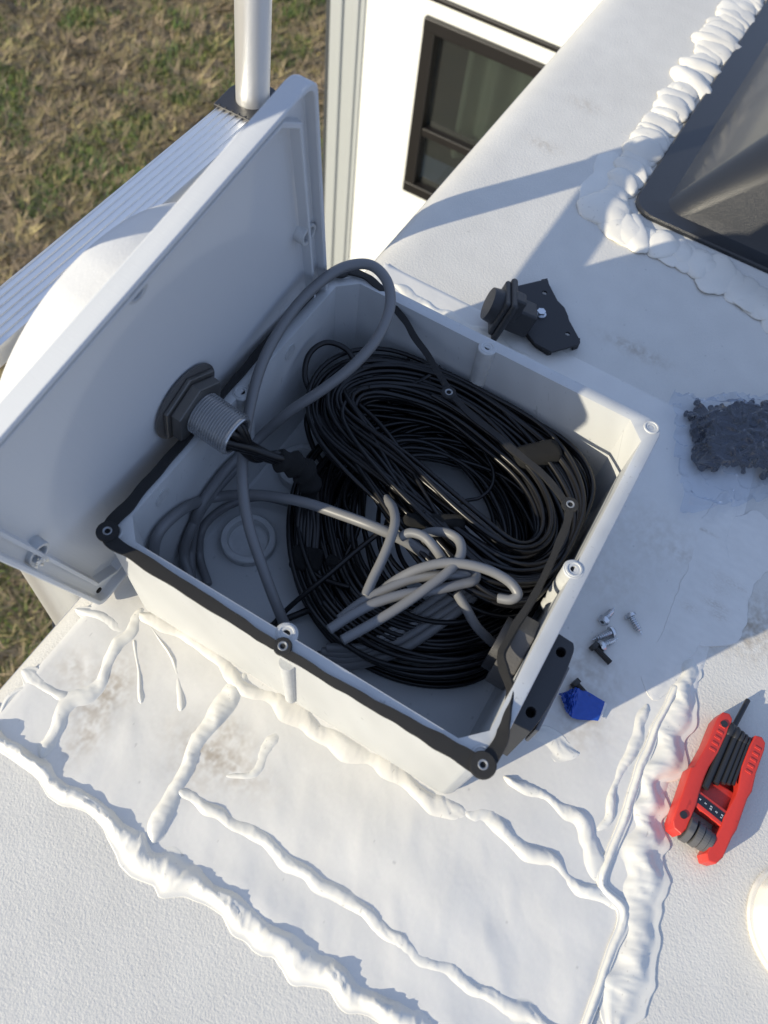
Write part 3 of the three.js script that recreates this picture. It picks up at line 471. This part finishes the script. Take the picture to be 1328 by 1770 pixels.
const coilMid = coil('small middle black cable coil inside the ring of the other two', [W(640, 800, .05), W(625, 900, .048), W(655, 1000, .046), W(730, 1060, .046), W(830, 1050, .05), W(900, 985, .05), W(910, 900, .05), W(860, 820, .05), W(770, 775, .05), W(690, 770, .05)], 3, 3, 0.024, 0.014, 27.3, 0.0021);
const coilTop = coil('upper black cable coil with fabric strap, resting above the lower coil', [W(566, 712, .075), W(586, 672, .074), W(640, 656, .072), W(715, 664, .070), W(805, 695, .068), W(880, 745, .068), W(945, 805, .070), W(985, 885, .072), W(985, 960, .070), W(930, 1008, .072), W(858, 1000, .076), W(790, 945, .080), W(728, 885, .080), W(668, 818, .079), W(608, 758, .077)], 13, 5, 0.029, 0.016, 17.7, 0.0021);
{
  const strap = (t, p, dir, lx, ly, lz) => { const g = new RoundedBoxGeometry(lx, ly, lz, 4, Math.min(lx, ly, lz) * 0.35); const q = new THREE.Quaternion().setFromUnitVectors(V(1, 0, 0), dir.clone().normalize()); place(g, p, q); part('fabric_strap', inWorld(g, t), M.velcro, t); };
  strap(coilTop, W(925, 795, .074), V(0.6, -0.02, 0.55), 0.021, 0.033, 0.040);
  strap(coilTop, W(748, 912, .078), V(0.5, 0, 0.8), 0.012, 0.030, 0.048);
  strap(coilLow, W(612, 1000, .028), V(0.1, 0, 1), 0.010, 0.036, 0.05);
}
// stray black cable loops
const stray = (label, pts, r = 0.0024) => single('loose_cable', label, 'cable', tube(pts.map(q => W(...q)), r, pts.length * 14, 8), M.cableBlack, 'loose black cables in the box');
stray('single black cable looping up against the left wall behind the coil', [[620, 640, .085], [600, 605, .095], [565, 592, .10], [535, 612, .10], [527, 650, .09], [540, 690, .075], [530, 730, .05], [545, 780, .04], [580, 830, .035]]);
stray('single black cable lying across the front floor in a low arc', [[560, 1060, .02], [620, 1120, .012], [690, 1160, .010], [760, 1172, .010], [820, 1160, .012], [865, 1125, .02], [890, 1080, .03]]);
stray('thin black cable bridging the hole of the upper coil', [[770, 905, .06], [800, 868, .058], [830, 860, .058], [850, 840, .06], [853, 815, .064], [842, 790, .066], [815, 740, .066], [790, 715, .06]], 0.0016);
stray('thin black cable running diagonally over the lower coil', [[466, 1086, .03], [500, 1050, .04], [560, 1000, .058], [625, 945, .07], [680, 905, .082], [735, 885, .092]], 0.0021);
stray('thin black cable hugging the floor beside the front boss', [[470, 1100, .012], [468, 1085, .012], [520, 1060, .014], [570, 1040, .018], [620, 1010, .03]], 0.003);

// ---------------------------------------------------------------- grey cables
// a cable that would run into a box wall lies against it instead, a little higher up
const inBox = ([a, b, y], r) => { let p = W(a, b, y), k = y; while (k < 0.125 && y < 0.125 && (p.x < BX0 + 0.0125 + r || p.x > BX1 - 0.0125 - r || p.z > BZ1 - 0.0125 - r || p.z < BZ0 + 0.0125 + r)) { k += 0.002; p = W(a, b, k); } p.y = Math.max(p.y, FLOOR + r); return p; };
const grey = (label, pts, r = 0.0043, mat = M.cableGrey) => single('grey_cable', label, 'cable', tube(pts.map(q => inBox(q, r)), r, pts.length * 14, 12), mat, 'grey cables in the box');
grey('long grey cable rising from the front boss and looping high over the far left corner', [[585, 1150, .012], [530, 1140, .02], [505, 1105, .035], [480, 1050, .06], [452, 975, .078], [432, 915, .088], [421, 855, .098], [420, 790, .108], [430, 715, .122], [452, 632, .138], [490, 560, .150], [540, 500, .158], [595, 462, .164], [640, 458, .166], [668, 484, .164], [675, 525, .158], [655, 580, .148], [615, 628, .134], [560, 672, .116], [500, 712, .095], [440, 765, .066], [385, 820, .045], [345, 880, .030], [330, 950, .020], [330, 1000, .016]]);
grey('grey cable curving in from the left floor and across the box centre', [[290, 1000, .012], [266, 962, .016], [274, 922, .028], [310, 885, .042], [370, 860, .056], [440, 855, .068], [520, 867, .080], [600, 893, .088], [650, 912, .092], [700, 935, .090], [760, 975, .080], [810, 1010, .07]]);
grey('second grey cable curving down along the left wall', [[330, 1000, .02], [318, 960, .03], [330, 915, .03], [362, 862, .04], [405, 812, .05], [440, 775, .06]], 0.0040, M.cableGrey);
grey('grey cable loop low on the left floor', [[360, 1010, .012], [345, 960, .012], [350, 915, .014], [385, 880, .016], [440, 860, .018], [500, 870, .016], [560, 900, .014]], 0.0036, M.cableGrey);
grey('grey cable end standing upright left of the hooked ends', [[632, 1030, .098], [645, 1000, .100], [662, 965, .103], [676, 930, .105], [683, 903, .104], [680, 880, .096], [668, 862, .084]], 0.0037, M.cableGrey);
grey('grey cable with cut end pointing front left and a hole near its tip', [[570, 1088, .100], [605, 1065, .102], [650, 1042, .104], [700, 1027, .104], [750, 1020, .102], [795, 1010, .100], [820, 1003, .098], [822, 992, .094], [800, 985, .088], [760, 990, .078]], 0.0037, M.cableGrey);
grey('grey cable with lowest cut end pointing front left', [[593, 1106, .100], [640, 1080, .103], [690, 1050, .106], [740, 1015, .109], [778, 985, .110], [797, 958, .109], [794, 935, .106], [775, 922, .102], [745, 920, .095], [715, 930, .084]], 0.0037, M.cableGrey);
grey('grey cable lying against the back of the two cut ends', [[588, 1070, .092], [620, 1045, .096], [665, 1020, .099], [715, 1000, .101], [765, 994, .101], [805, 996, .096], [820, 1010, .08]], 0.0037, M.cableGrey);
grey('grey cable bent into a hook beside the upper coil', [[655, 1025, .094], [690, 1000, .100], [725, 983, .106], [770, 973, .110], [815, 977, .112], [855, 990, .111], [885, 1010, .109], [895, 1028, .107], [885, 1036, .105], [862, 1034, .102]], 0.0037, M.cableGrey);
grey('short grey cable arch with its end facing left', [[694, 928, .100], [710, 921, .104], [732, 927, .106], [750, 945, .104], [766, 968, .098], [785, 995, .086]], 0.0037, M.cableGrey);
grey('grey cable running down to the front right floor', [[790, 1025, .088], [805, 1050, .082], [822, 1080, .072], [842, 1102, .060], [858, 1116, .048]], 0.0037, M.cableGrey);
for (const [i, o] of [[0, 0], [1, 22], [2, 44], [3, 66]]) grey(['nearest', 'second', 'third', 'farthest'][i] + ' grey cable of the four sweeping under the hooked ends', [[540 + o * 0.4, 1140 - o * 0.3, .014 + i * .004], [600 + o * 0.5, 1150 - o * 0.5, .02 + i * .004], [680 + o * 0.5, 1130 - o, .034 + i * .003], [760 + o * 0.4, 1080 - o, .050 + i * .003], [820 + o * 0.2, 1030 - o * .6, .060 + i * .003], [850, 985 - o * 0.5, .062]], 0.004, M.cableGrey);

// ---------------------------------------------------------------- loose rubber gasket
{
  const CP = [[186, 922, .1300, 15, 0], [235, 962, .1300, 13, 0], [330, 1022, .1298, 13, 0], [420, 1080, .1295, 11, -10], [470, 1112, .1295, 10, -15], [492, 1126, .1295, 10, -15], [560, 1168, .1295, 9, -15], [640, 1215, .1298, 10, -8], [720, 1260, .1300, 13, 0], [790, 1300, .1300, 17, 0], [832, 1322, .1302, 19, 0], [856, 1300, .1300, 15, 12], [872, 1250, .1285, 12, 45], [882, 1195, .1230, 12, 68], [868, 1135, .1150, 11, 60], [890, 1085, .1120, 9, 35], [930, 1018, .1105, 8, 25], [962, 950, .1100, 8, 20], [983, 884, .1110, 10, 5], [965, 850, .1110, 8, 0], [905, 792, .1100, 9, 0], [845, 742, .1090, 9, 0], [790, 694, .1090, 9, 5], [765, 655, .1100, 8, 20], [722, 590, .1150, 9, 35], [690, 540, .1205, 9, 30], [662, 502, .1270, 9, 15], [628, 477, .1310, 10, 0], [588, 466, .1320, 14, 0], [556, 488, .1310, 10, 0], [505, 545, .1300, 10, 0], [448, 608, .1295, 10, 0], [390, 676, .1295, 8, 0], [335, 742, .1295, 10, 0], [280, 806, .1295, 11, 0], [225, 870, .1298, 13, 0]];
  const pts = CP.map(q => W(q[0], q[1], q[2])), C = new THREE.CatmullRomCurve3(pts, true, 'centripetal'), N = 520, rows = [], n = CP.length;
  const t = thing('rubber_gasket', 'loose black rubber gasket slipped off the rim across the box', 'gasket', V((BX0 + BX1) / 2, RIM, (BZ0 + BZ1) / 2));
  for (let i = 0; i < N; i++) {
    const u = i / N, p = C.getPoint(u), tg = C.getTangent(u).normalize(), k = u * n, i0 = Math.floor(k) % n, i1 = (i0 + 1) % n, f = k - Math.floor(k), w = lerp(CP[i0][3], CP[i1][3], f) * 0.00032 * (1 + 0.26 * nz(u * 70, 1, 2)), th = 0.0010, an = THREE.MathUtils.degToRad(lerp(CP[i0][4], CP[i1][4], f));
    const s0 = V(-tg.z, 0, tg.x).normalize(), nn = s0.clone().cross(tg).normalize(), s = s0.clone().multiplyScalar(Math.cos(an)).addScaledVector(nn, Math.sin(an)), m = s.clone().cross(tg).normalize();
    p.y += 0.0013 * Math.max(-0.2, nz(u * 55, 5, 1)); p.addScaledVector(s0, 0.0016 * nz(u * 45, 2, 7));
    rows.push([[-1, -1], [-0.92, -1.05], [0.92, -1.05], [1, -1], [1, 1], [0.92, 1.05], [-0.92, 1.05], [-1, 1]].map(([a, b]) => p.clone().addScaledVector(s, a * w).addScaledVector(m, b * th)));
  }
  rows.push(rows[0].map(p => p.clone()));
  part('strip', inWorld(gridGeo(rows, true, (p, i, j) => [i / 12, j / 8], 0.6), t), M.rubber, t);
  for (const [a, b, y, r] of [[186, 918, .1318, .0078], [835, 1322, .132, .0086], [588, 468, .1335, .0074], [986, 872, .1125, .0066], [776, 678, .1105, .0062], [489, 1117, .131, .0062]]) {
    const g = lathe([[0.0028, -0.0016], [0.0028, 0.0006], [r - 0.0008, 0.0006], [r, 0], [r, -0.0016], [0.0028, -0.0016]], 28); const p = W(a, b, y); const tab = part('screw_tab', inWorld(place(g, p), t), M.rubber, t);
    const e = lathe([[0.0019, 0.0002], [0.0028, 0.0009], [0.0033, 0.0006]], 20); part('eyelet', inWorld(place(e, p), t), std(rgb(0.25, 0.26, 0.27), 0.35, { metalness: 0.4 }), tab);
  }
}

// ---------------------------------------------------------------- cable entry on the right wall
{
  const zc = -0.222, t = thing('cable_entry', 'black cable entry block with screw holes clamped on the right box wall', 'cable entry', V(BX1, 0.02, zc));
  const w = (g, n, m, par = t) => part(n, inWorld(g, t), m, par);
  const s = new THREE.Shape(); const Z0 = -0.042, Z1 = 0.042; // shape in (x outward, z)
  s.moveTo(0, Z0); s.lineTo(0.0155, Z0 + 0.001); s.quadraticCurveTo(0.019, Z0 + 0.004, 0.0195, Z0 + 0.01); s.quadraticCurveTo(0.0235, 0, 0.019, Z1 - 0.012); s.lineTo(0.0165, Z1 - 0.001); s.lineTo(0, Z1); s.lineTo(0, Z0);
  for (const z of [Z0 + 0.013, Z1 - 0.014]) { const h = new THREE.Path(); h.absarc(0.0095, z, 0.0052, 0, Math.PI * 2); s.holes.push(h); }
  const g = new THREE.ExtrudeGeometry(s, { depth: 0.07, bevelEnabled: true, bevelSize: 0.0008, bevelThickness: 0.0008, bevelSegments: 2, curveSegments: 20 }); g.rotateX(Math.PI / 2); g.scale(0.74, 1, 0.86); g.translate(BX1 + 0.0012, 0.108, zc); w(g, 'block', M.blackPlastic);
  for (const z of [Z0 + 0.013, Z1 - 0.014]) { const h = cyl(0.0045, 0.0045, 0.004, 20); h.translate(BX1 + 0.0082, 0.096, zc + z * 0.86); w(h, 'recessed_screw', M.hole); }
  const pl = new RoundedBoxGeometry(0.003, 0.03, 0.052, 2, 0.001); pl.translate(BX1 + 0.0178, 0.086, zc + 0.004); w(pl, 'face_plate', std(rgb(0.12, 0.12, 0.125), 0.35));
  const hx = (r, x0, x1) => { const q = new THREE.Shape(); for (let i = 0; i < 6; i++) { const a = i * Math.PI / 3 + 0.35; q[i ? 'lineTo' : 'moveTo'](r * Math.cos(a), r * Math.sin(a)); } const e = new THREE.ExtrudeGeometry(q, { depth: x1 - x0, bevelEnabled: true, bevelSize: 0.001, bevelThickness: 0.001, bevelSegments: 2 }); e.rotateY(Math.PI / 2); e.translate(x0, 0.084, zc - 0.018); return e; };
  w(hx(0.0265, BX1 - 0.0262, BX1 - 0.0128), 'nut', M.nutPlastic);
  const th = cyl(0.0205, 0.0205, 0.008, 32); th.rotateZ(Math.PI / 2); th.translate(BX1 - 0.0300, 0.084, zc - 0.018); w(th, 'threaded_collar', M.blackPlastic);
}

// ---------------------------------------------------------------- bracket with socket on the roof behind the box
{
  const c = W(935, 560, 0), t = thing('camera_bracket', 'black metal bracket with capped socket and zinc bolt lying on the roof', 'bracket', V(c.x, 0, c.z));
  const w = (g, n, m, par = t) => part(n, inWorld(g, t), m, par);
  const mm = phys(rgb(0.014, 0.014, 0.016), 0.5);
  const Y = 0.020;
  const prism = (pxs, y0, y1, holes = []) => { // polygon measured in plan, given thickness
    const P = pxs.map(([a, b]) => W(a, b, (y0 + y1) / 2)), s = new THREE.Shape(P.map(p => new THREE.Vector2(p.x, -p.z)));
    for (const [a, b, r] of holes) { const q = W(a, b, (y0 + y1) / 2), h = new THREE.Path(); h.absarc(q.x, -q.z, r, 0, Math.PI * 2); s.holes.push(h); }
    const g = new THREE.ExtrudeGeometry(s, { depth: y1 - y0 - 0.001, bevelEnabled: true, bevelSize: 0.0005, bevelThickness: 0.0005, bevelSegments: 2, curveSegments: 16 }); g.rotateX(-Math.PI / 2); g.translate(0, y0 + 0.0005, 0); return g;
  };
  w(prism([[894, 496], [932, 487], [941, 486], [948, 492], [963, 521], [975, 533], [981, 547], [983, 555], [1001, 588], [1000, 596], [953, 609], [925, 594], [898, 560]], 0.010, 0.0125, [[941, 507, 0.0031], [981, 578, 0.0029]]), 'base_plate', mm);
  w(prism([[900, 562], [914, 552], [953, 609], [948, 610], [926, 596]], 0.0005, 0.0100), 'folded_leg', mm);
  w(prism([[990, 592], [1000, 590], [1000, 597], [992, 600]], 0.0002, 0.0101), 'folded_leg', mm);
  w(prism([[935, 489], [944, 487], [946, 494], [938, 496]], 0.0002, 0.0101), 'folded_leg', mm);
  const bolt = W(935, 542, 0.0135); const hb = cyl(0.0046, 0.0046, 0.0045, 6); hb.translate(bolt.x, 0.0150, bolt.z); w(hb, 'bolt', M.zinc);
  const wa = cyl(0.0058, 0.0058, 0.001, 24); wa.translate(bolt.x, 0.0130, bolt.z); w(wa, 'bolt_washer', M.zinc);
  // socket: tilted flange, round barrel, latch lid, neck to the bracket
  const sc = W(872, 536, 0.030), nd = V(-0.80, 0.25, 0.30).normalize(), q = new THREE.Quaternion().setFromUnitVectors(V(0, 0, 1), nd);
  const put = (g, off) => place(g, sc.clone().addScaledVector(nd, off), q);
  w(put(new RoundedBoxGeometry(0.050, 0.048, 0.007, 4, 0.0033), 0), 'socket_flange', M.blackPlastic);
  w(put(new RoundedBoxGeometry(0.043, 0.041, 0.006, 4, 0.0028), 0.0055), 'flip_lid', M.blackPlastic);
  const bar = cyl(0.0165, 0.0185, 0.013, 32); bar.rotateX(Math.PI / 2); w(put(bar, 0.012), 'barrel', M.blackPlastic);
  const lat = new RoundedBoxGeometry(0.018, 0.026, 0.012, 3, 0.0025); lat.translate(0.006, 0.012, 0); w(put(lat, -0.006), 'latch', M.blackPlastic);
  const nk = new RoundedBoxGeometry(0.026, 0.028, 0.030, 3, 0.003); w(put(nk, -0.016), 'neck', M.blackPlastic);
}

// ---------------------------------------------------------------- screws and bolts
function screwGeo(L, r, rh) {
  const pr = [[0, L * 0.0], [0.0003, 0.0]]; for (let y = 0; y < L * 0.92; y += 0.0019) { const k = clamp(y / (L * 0.25), 0.25, 1); pr.push([r * 0.68 * k, y], [r * k, y + 0.0008], [r * k, y + 0.0011], [r * 0.68 * k, y + 0.0019]); }
  pr.push([r * 0.8, L]); return toCreasedNormals(new THREE.LatheGeometry(pr.map(p => new THREE.Vector2(...p)), 16), 0.5);
}
function screw(label, a, b, y = 0.0045) { // a: head px, b: tip px
  const A = W(a[0], a[1], y + 0.0012), B = W(b[0], b[1], y), L = A.distanceTo(B), t = thing('screw', label, 'screw', B, 'zinc screws on the roof'); t.quaternion.copy(qTo(A.clone().sub(B)));
  part('shank', screwGeo(L, 0.0029, 0.004), M.zinc, t);
  const h = lathe([[0.0014, L + 0.0010], [0.0017, L + 0.0036], [0.0036, L + 0.0033], [0.0048, L + 0.0021], [0.0052, L + 0.0005], [0.0052, L - 0.0002], [0.0022, L - 0.0002]], 24); part('head', h, M.zinc, t);
}
screw('zinc screw nearest the box rim, head toward the front', [1045, 1071], [1062, 1051]);
screw('lone zinc screw lying apart on the right', [1091, 1066], [1110, 1097]);
screw('upper zinc screw of the close pair', [1056, 1093], [1024, 1106]);
screw('lower zinc screw of the close pair, touching the black bolt', [1041, 1116], [1068, 1103]);
function blackBolt(label, a, b) {
  const A = W(a[0], a[1], 0.0065), B = W(b[0], b[1], 0.0052), L = A.distanceTo(B), t = thing('black_bolt', label, 'bolt', B, 'black bolts on the roof'); t.quaternion.copy(qTo(A.clone().sub(B)));
  const pr = [[0, 0]]; for (let y = 0; y < L; y += 0.0012) pr.push([0.0023, y], [0.0027, y + 0.0006], [0.0023, y + 0.0011]); pr.push([0.0024, L]);
  part('shank', toCreasedNormals(new THREE.LatheGeometry(pr.map(p => new THREE.Vector2(...p)), 16), 0.5), M.steelDark, t); const h = cyl(0.0046, 0.0046, 0.004, 6); h.translate(0, L + 0.002, 0); part('head', h, M.steelDark, t);
}
blackBolt('black hex bolt beside the zinc screws', [1030, 1120], [1055, 1146]);
blackBolt('black hex bolt half under the blue tape', [998, 1184], [1018, 1206]);

// ---------------------------------------------------------------- crumpled blue tape
{
  const c = [[968, 1203], [990, 1246], [985, 1192], [1046, 1216]];
  const A = [W(966, 1200, .004), W(1000, 1190, .008), W(1046, 1213, .006)], Bb = [W(975, 1224, .003), W(988, 1240, .006), W(1034, 1246, .004)];
  const ca = new THREE.CatmullRomCurve3(A), cb = new THREE.CatmullRomCurve3(Bb), top = [], bot = [];
  for (let i = 0; i <= 96; i++) { const u = i / 96, a = ca.getPoint(u), b = cb.getPoint(u), r = [], q = []; const cr = 1 - sstep(0.3, 0.6, u); for (let j = 0; j <= 24; j++) { const v = j / 24, p = a.clone().lerp(b, v); p.y += cr * (0.009 * Math.abs(nz(u * 11, v * 3, 3)) + 0.003 * Math.abs(nz(u * 16, v * 6, 8))) + 0.0012 * Math.sin(v * 3.1) + 0.0006 * nz(u * 8, v * 8, 1); if (j === 24 || j === 0) p.x += cr * 0.002 * nz(u * 40, 2, j); p.y = Math.max(p.y, 0.003); r.push(p); q.push(p.clone().add(V(0, -0.00025, 0))); } top.push(r); bot.push(q); }
  const t = thing('blue_tape', 'crumpled torn strip of blue tape beside the cable entry', 'tape', V(A[1].x, 0.002, A[1].z));
  const mb = phys(rgb(0.012, 0.062, 0.34), 0.3, {});
  part('tape_strip', inWorld(merge([gridGeo(top), gridGeo(bot)]), t), mb, t);
  const e = [[W(1034, 1246, .0042), W(1046, 1213, .0062)], [W(1037.5, 1248, .0035), W(1049.5, 1217, .0055)]]; const eg = gridGeo(e.map(([p, q]) => [0, .25, .5, .75, 1].map(s => p.clone().lerp(q, s)))); part('pale_edge', inWorld(eg, t), std(rgb(0.62, 0.60, 0.58), 0.6), t);
}

// ---------------------------------------------------------------- bag of black plugs
{
  const o = W(1260, 785, 0), t = thing('plastic_bag', 'clear plastic bag of black plugs on the shaded roof', 'bag', V(o.x, 0, o.z));
  // outline of the bag and heap of contents
  const q00 = W(1152, 696, 0), q10 = W(1172, 896, 0), q01 = W(1390, 690, 0), q11 = W(1400, 860, 0);
  const inside = (u, v) => sstep(0.06, 0.26, u) * sstep(0.02, 0.22, v) * sstep(1.0, 0.72 - 0.1 * Math.sin(u * 5), v);
  const pos = (u, v, k) => { const p = q00.clone().lerp(q10, v).lerp(q01.clone().lerp(q11, v), u); p.x += 0.004 * nz(v * 6, u * 2, 9); p.y = 0.004 + k * (0.021 * inside(u, v) + 0.011 * Math.pow(1 - Math.abs(nz(u * 4 + v * 3, v * 3.5 - u * 2, 5)), 6) * (1 - 0.6 * inside(u, v)) + 0.007 * Math.pow(1 - Math.abs(nz(u * 6 - v * 5, v * 5 + u * 3, 2)), 8) + 0.0008 * nz(u * 12, v * 13, 1)); return p; };
  const film = phys(rgb(0.84, 0.88, 0.94), 0.06, { transmission: 0.955, thickness: 0 });
  const top = [], bot = []; for (let i = 0; i <= 70; i++) { const r = [], b = []; for (let j = 0; j <= 70; j++) { r.push(pos(i / 70, j / 70, 1)); const p = pos(i / 70, j / 70, 0); p.y = 0.0032; b.push(p); } top.push(r); bot.push(b); }
  part('film', inWorld(gridGeo(top), t), film, t);
  const pl = []; const one = () => { const sc = rr(0.6, 1.1), g = lathe([[0, 0], [0.0022, 0], [0.0031, 0.002], [0.0033, 0.013], [0.0041, 0.0136], [0.0041, 0.0150], [0.002, 0.016], [0, 0.016]], 12); g.translate(0, -0.008, 0); g.scale(sc * 0.9, rr(0.8, 1.5) * sc, sc * 0.9); g.applyQuaternion(new THREE.Quaternion().setFromEuler(new THREE.Euler(rr(1.3, 1.85), rr(-0.9, 0.9) + 0.4, rr(0, 6.3), 'YXZ'))); return g; };
  for (let i = 0; i < 430; i++) { const u = rr(0.12, 0.98), v = rr(0.10, 0.74 - 0.1 * Math.sin(u * 5)), k = inside(u, v); if (k < 0.30 + 0.3 * nz(u * 6, v * 6, 4) + 0.15 * rnd()) continue; const p = pos(u, v, 0); p.y = 0.006 + rr(0, Math.max(0, 0.016 * k - 0.006)); pl.push(place(one(), p)); }
  const m = new THREE.Mesh(inWorld(merge(pl), t), phys(rgb(0.003, 0.007, 0.020), 0.6, { specularIntensity: 0.35 })); m.name = 'plug_heap'; m.userData = { kind: 'stuff' }; m.castShadow = m.receiveShadow = true; t.add(m);
}

// ---------------------------------------------------------------- folding hex key tool
{
  const b0 = W(1194, 1460, 0.009), b1 = W(1283, 1248, 0.009), U = b1.clone().sub(b0).setY(0), LEN = U.length(); U.normalize(); const R = V(-U.z, 0, U.x);  // R toward the right
  const t = thing('hex_key_tool', 'red folding hex key tool with black keys, one key swung out', 'multi tool', V(b0.x, 0.0006, b0.z));
  const bas = new THREE.Matrix4().makeBasis(R, V(0, 1, 0), R.clone().cross(V(0, 1, 0))); t.quaternion.setFromRotationMatrix(bas); t.updateMatrixWorld(true);
  const sgn = R.clone().cross(V(0, 1, 0)).dot(U);   // +1 if local z runs along the tool
  const k = LEN / 1165 * 0.92, X = v => v * k, Zl = u => sgn * u * k, H = 0.0175;
  const red = phys(rgb(0.54, 0.036, 0.024), 0.4, { map: rep(blotTex, 2), bumpMap: rep(fineTex, 3), bumpScale: 0.00006 }), blk = std(rgb(0.045, 0.045, 0.047), 0.36, { metalness: 0.6 }), gry = std(rgb(0.075, 0.075, 0.078), 0.5);
  const prism = (pts, y0, y1, bev = 0.0012) => { const s = new THREE.Shape(pts.map(([u, v]) => new THREE.Vector2(X(v), -Zl(u)))); const g = new THREE.ExtrudeGeometry(s, { depth: y1 - y0 - 2 * bev, bevelEnabled: true, bevelSize: bev, bevelThickness: bev, bevelSegments: 3, curveSegments: 8 }); g.rotateX(-Math.PI / 2); g.translate(0, y0 + bev, 0); return toCreasedNormals(g, 0.6); };
  part('side_plate', prism([[20, -195], [60, -222], [330, -240], [560, -258], [590, -236], [850, -214], [1110, -222], [1190, -200], [1205, -160], [1180, -128], [1090, -120], [820, -128], [650, -150], [560, -150], [400, -140], [300, -125], [60, -120], [10, -140]], 0, H), red, t);
  part('side_plate', prism([[-40, 200], [-55, 150], [-20, 120], [80, 130], [250, 150], [330, 140], [560, 165], [640, 160], [830, 120], [1080, 120], [1160, 130], [1175, 170], [1150, 205], [1090, 218], [850, 226], [680, 250], [600, 236], [300, 248], [230, 236], [30, 228]], 0, H), red, t);
  part('centre_web', prism([[320, -150], [600, -160], [600, 165], [300, 160]], 0, H * 0.62), red, t);
  part('floor_web', prism([[590, -140], [1000, -125], [1000, 130], [590, 160]], 0, 0.003, 0.0006), red, t);
  // sloped label bridge
  const lb = prism([[292, -142], [420, -148], [395, 158], [262, 156]], H * 0.55, H * 0.93, 0.0006); part('label_bridge', lb, red, t);
  const cv = document.createElement('canvas'); cv.width = 512; cv.height = 128; const cx = cv.getContext('2d'); cx.fillStyle = '#161a26'; cx.fillRect(0, 0, 512, 128); cx.fillStyle = '#d8dcdc'; cx.textAlign = 'center'; cx.textBaseline = 'middle';
  ['4', '3', '2.5', '2', '1.5'].forEach((s, i) => { cx.save(); cx.translate(62 + i * 97, 64); cx.rotate(-Math.PI / 2); cx.font = 'bold 44px sans-serif'; cx.fillText(s, 0, 0); cx.restore(); });
  const ct = new THREE.CanvasTexture(cv); ct.colorSpace = THREE.SRGBColorSpace;
  const corner = (u, v) => V(X(v), H * 0.93 + 0.0003, Zl(u)); // label quad
  const lg = new THREE.BufferGeometry(), q = [corner(322, -132), corner(286, 146), corner(400, -136), corner(370, 146)];
  lg.setAttribute('position', new THREE.Float32BufferAttribute(q.flatMap(p => [p.x, p.y, p.z]), 3)); lg.setAttribute('uv', new THREE.Float32BufferAttribute([0, 0, 1, 0, 0, 1, 1, 1], 2)); lg.setIndex([0, 1, 3, 0, 3, 2]); lg.computeVertexNormals();
  part('size_label', lg, std(rgb(1, 1, 1), 0.5, { map: ct }), t);
  // pins
  for (const [u, v] of [[150, -225], [1095, -215]]) { const g = cyl(0.0027, 0.0029, 0.0012, 20); g.translate(X(v) + 0.0042, H + 0.0004, Zl(u)); part('pivot_pin', g, blk, t); }
  // grip notches on the side plates
  for (const v of [-172, 172]) for (let i = 0; i < 5; i++) { const g = new RoundedBoxGeometry(X(60), 0.0012, X(24), 2, 0.0004); g.translate(X(v), H, Zl(820 + i * 62)); part('grip_rib', g, red, t); }
  // keys: black hex rods, knuckles round the pivots
  const rod = (u0, v0, u1, v1, r, y0, y1) => { const a = V(X(v0), y0, Zl(u0)), b = V(X(v1), y1, Zl(u1)); return place(cyl(r, r, a.distanceTo(b), 6), a.clone().lerp(b, 0.5), qTo(b.clone().sub(a))); };
  const knuckle = (u, v, r, w) => { const g = new THREE.TorusGeometry(r, w * 0.5, 8, 24); g.scale(1, 1, 1); g.rotateY(Math.PI / 2); g.translate(X(v), H * 0.62, Zl(u)); return g; };
  const keys = [[-92, 0.0030, 470], [-30, 0.0027, 560], [20, 0.0022, 600], [60, 0.0018, 620], [95, 0.0015, 640]];
  keys.forEach(([v, r, ue], i) => { const g = [rod(1085, v, ue, v - 8 + i * 3, r, H * 0.62 + 0.004, H * 0.95), knuckle(1085, v, 0.0058 - i * 0.0003, r * 2)]; part('hex_key', merge(g), blk, t); });
  part('hex_key', merge([rod(1095, -62, 1510, -20, 0.0021, H * 0.6, 0.0062), knuckle(1095, -62, 0.0055, 0.0036)]), blk, t);
  for (const [v, r] of [[-78, 0.0104], [0, 0.0096], [62, 0.0088], [104, 0.0082]]) { const g = lathe([[0.002, -X(30)], [r * 0.93, -X(30)], [r, -X(24)], [r, X(24)], [r * 0.93, X(30)], [0.002, X(30)]], 28); g.rotateZ(Math.PI / 2); g.translate(X(v), H * 0.60, Zl(95)); part('large_key_knuckle', g, gry, t); }
}

sh(scene);
renderer.render(scene, camera);
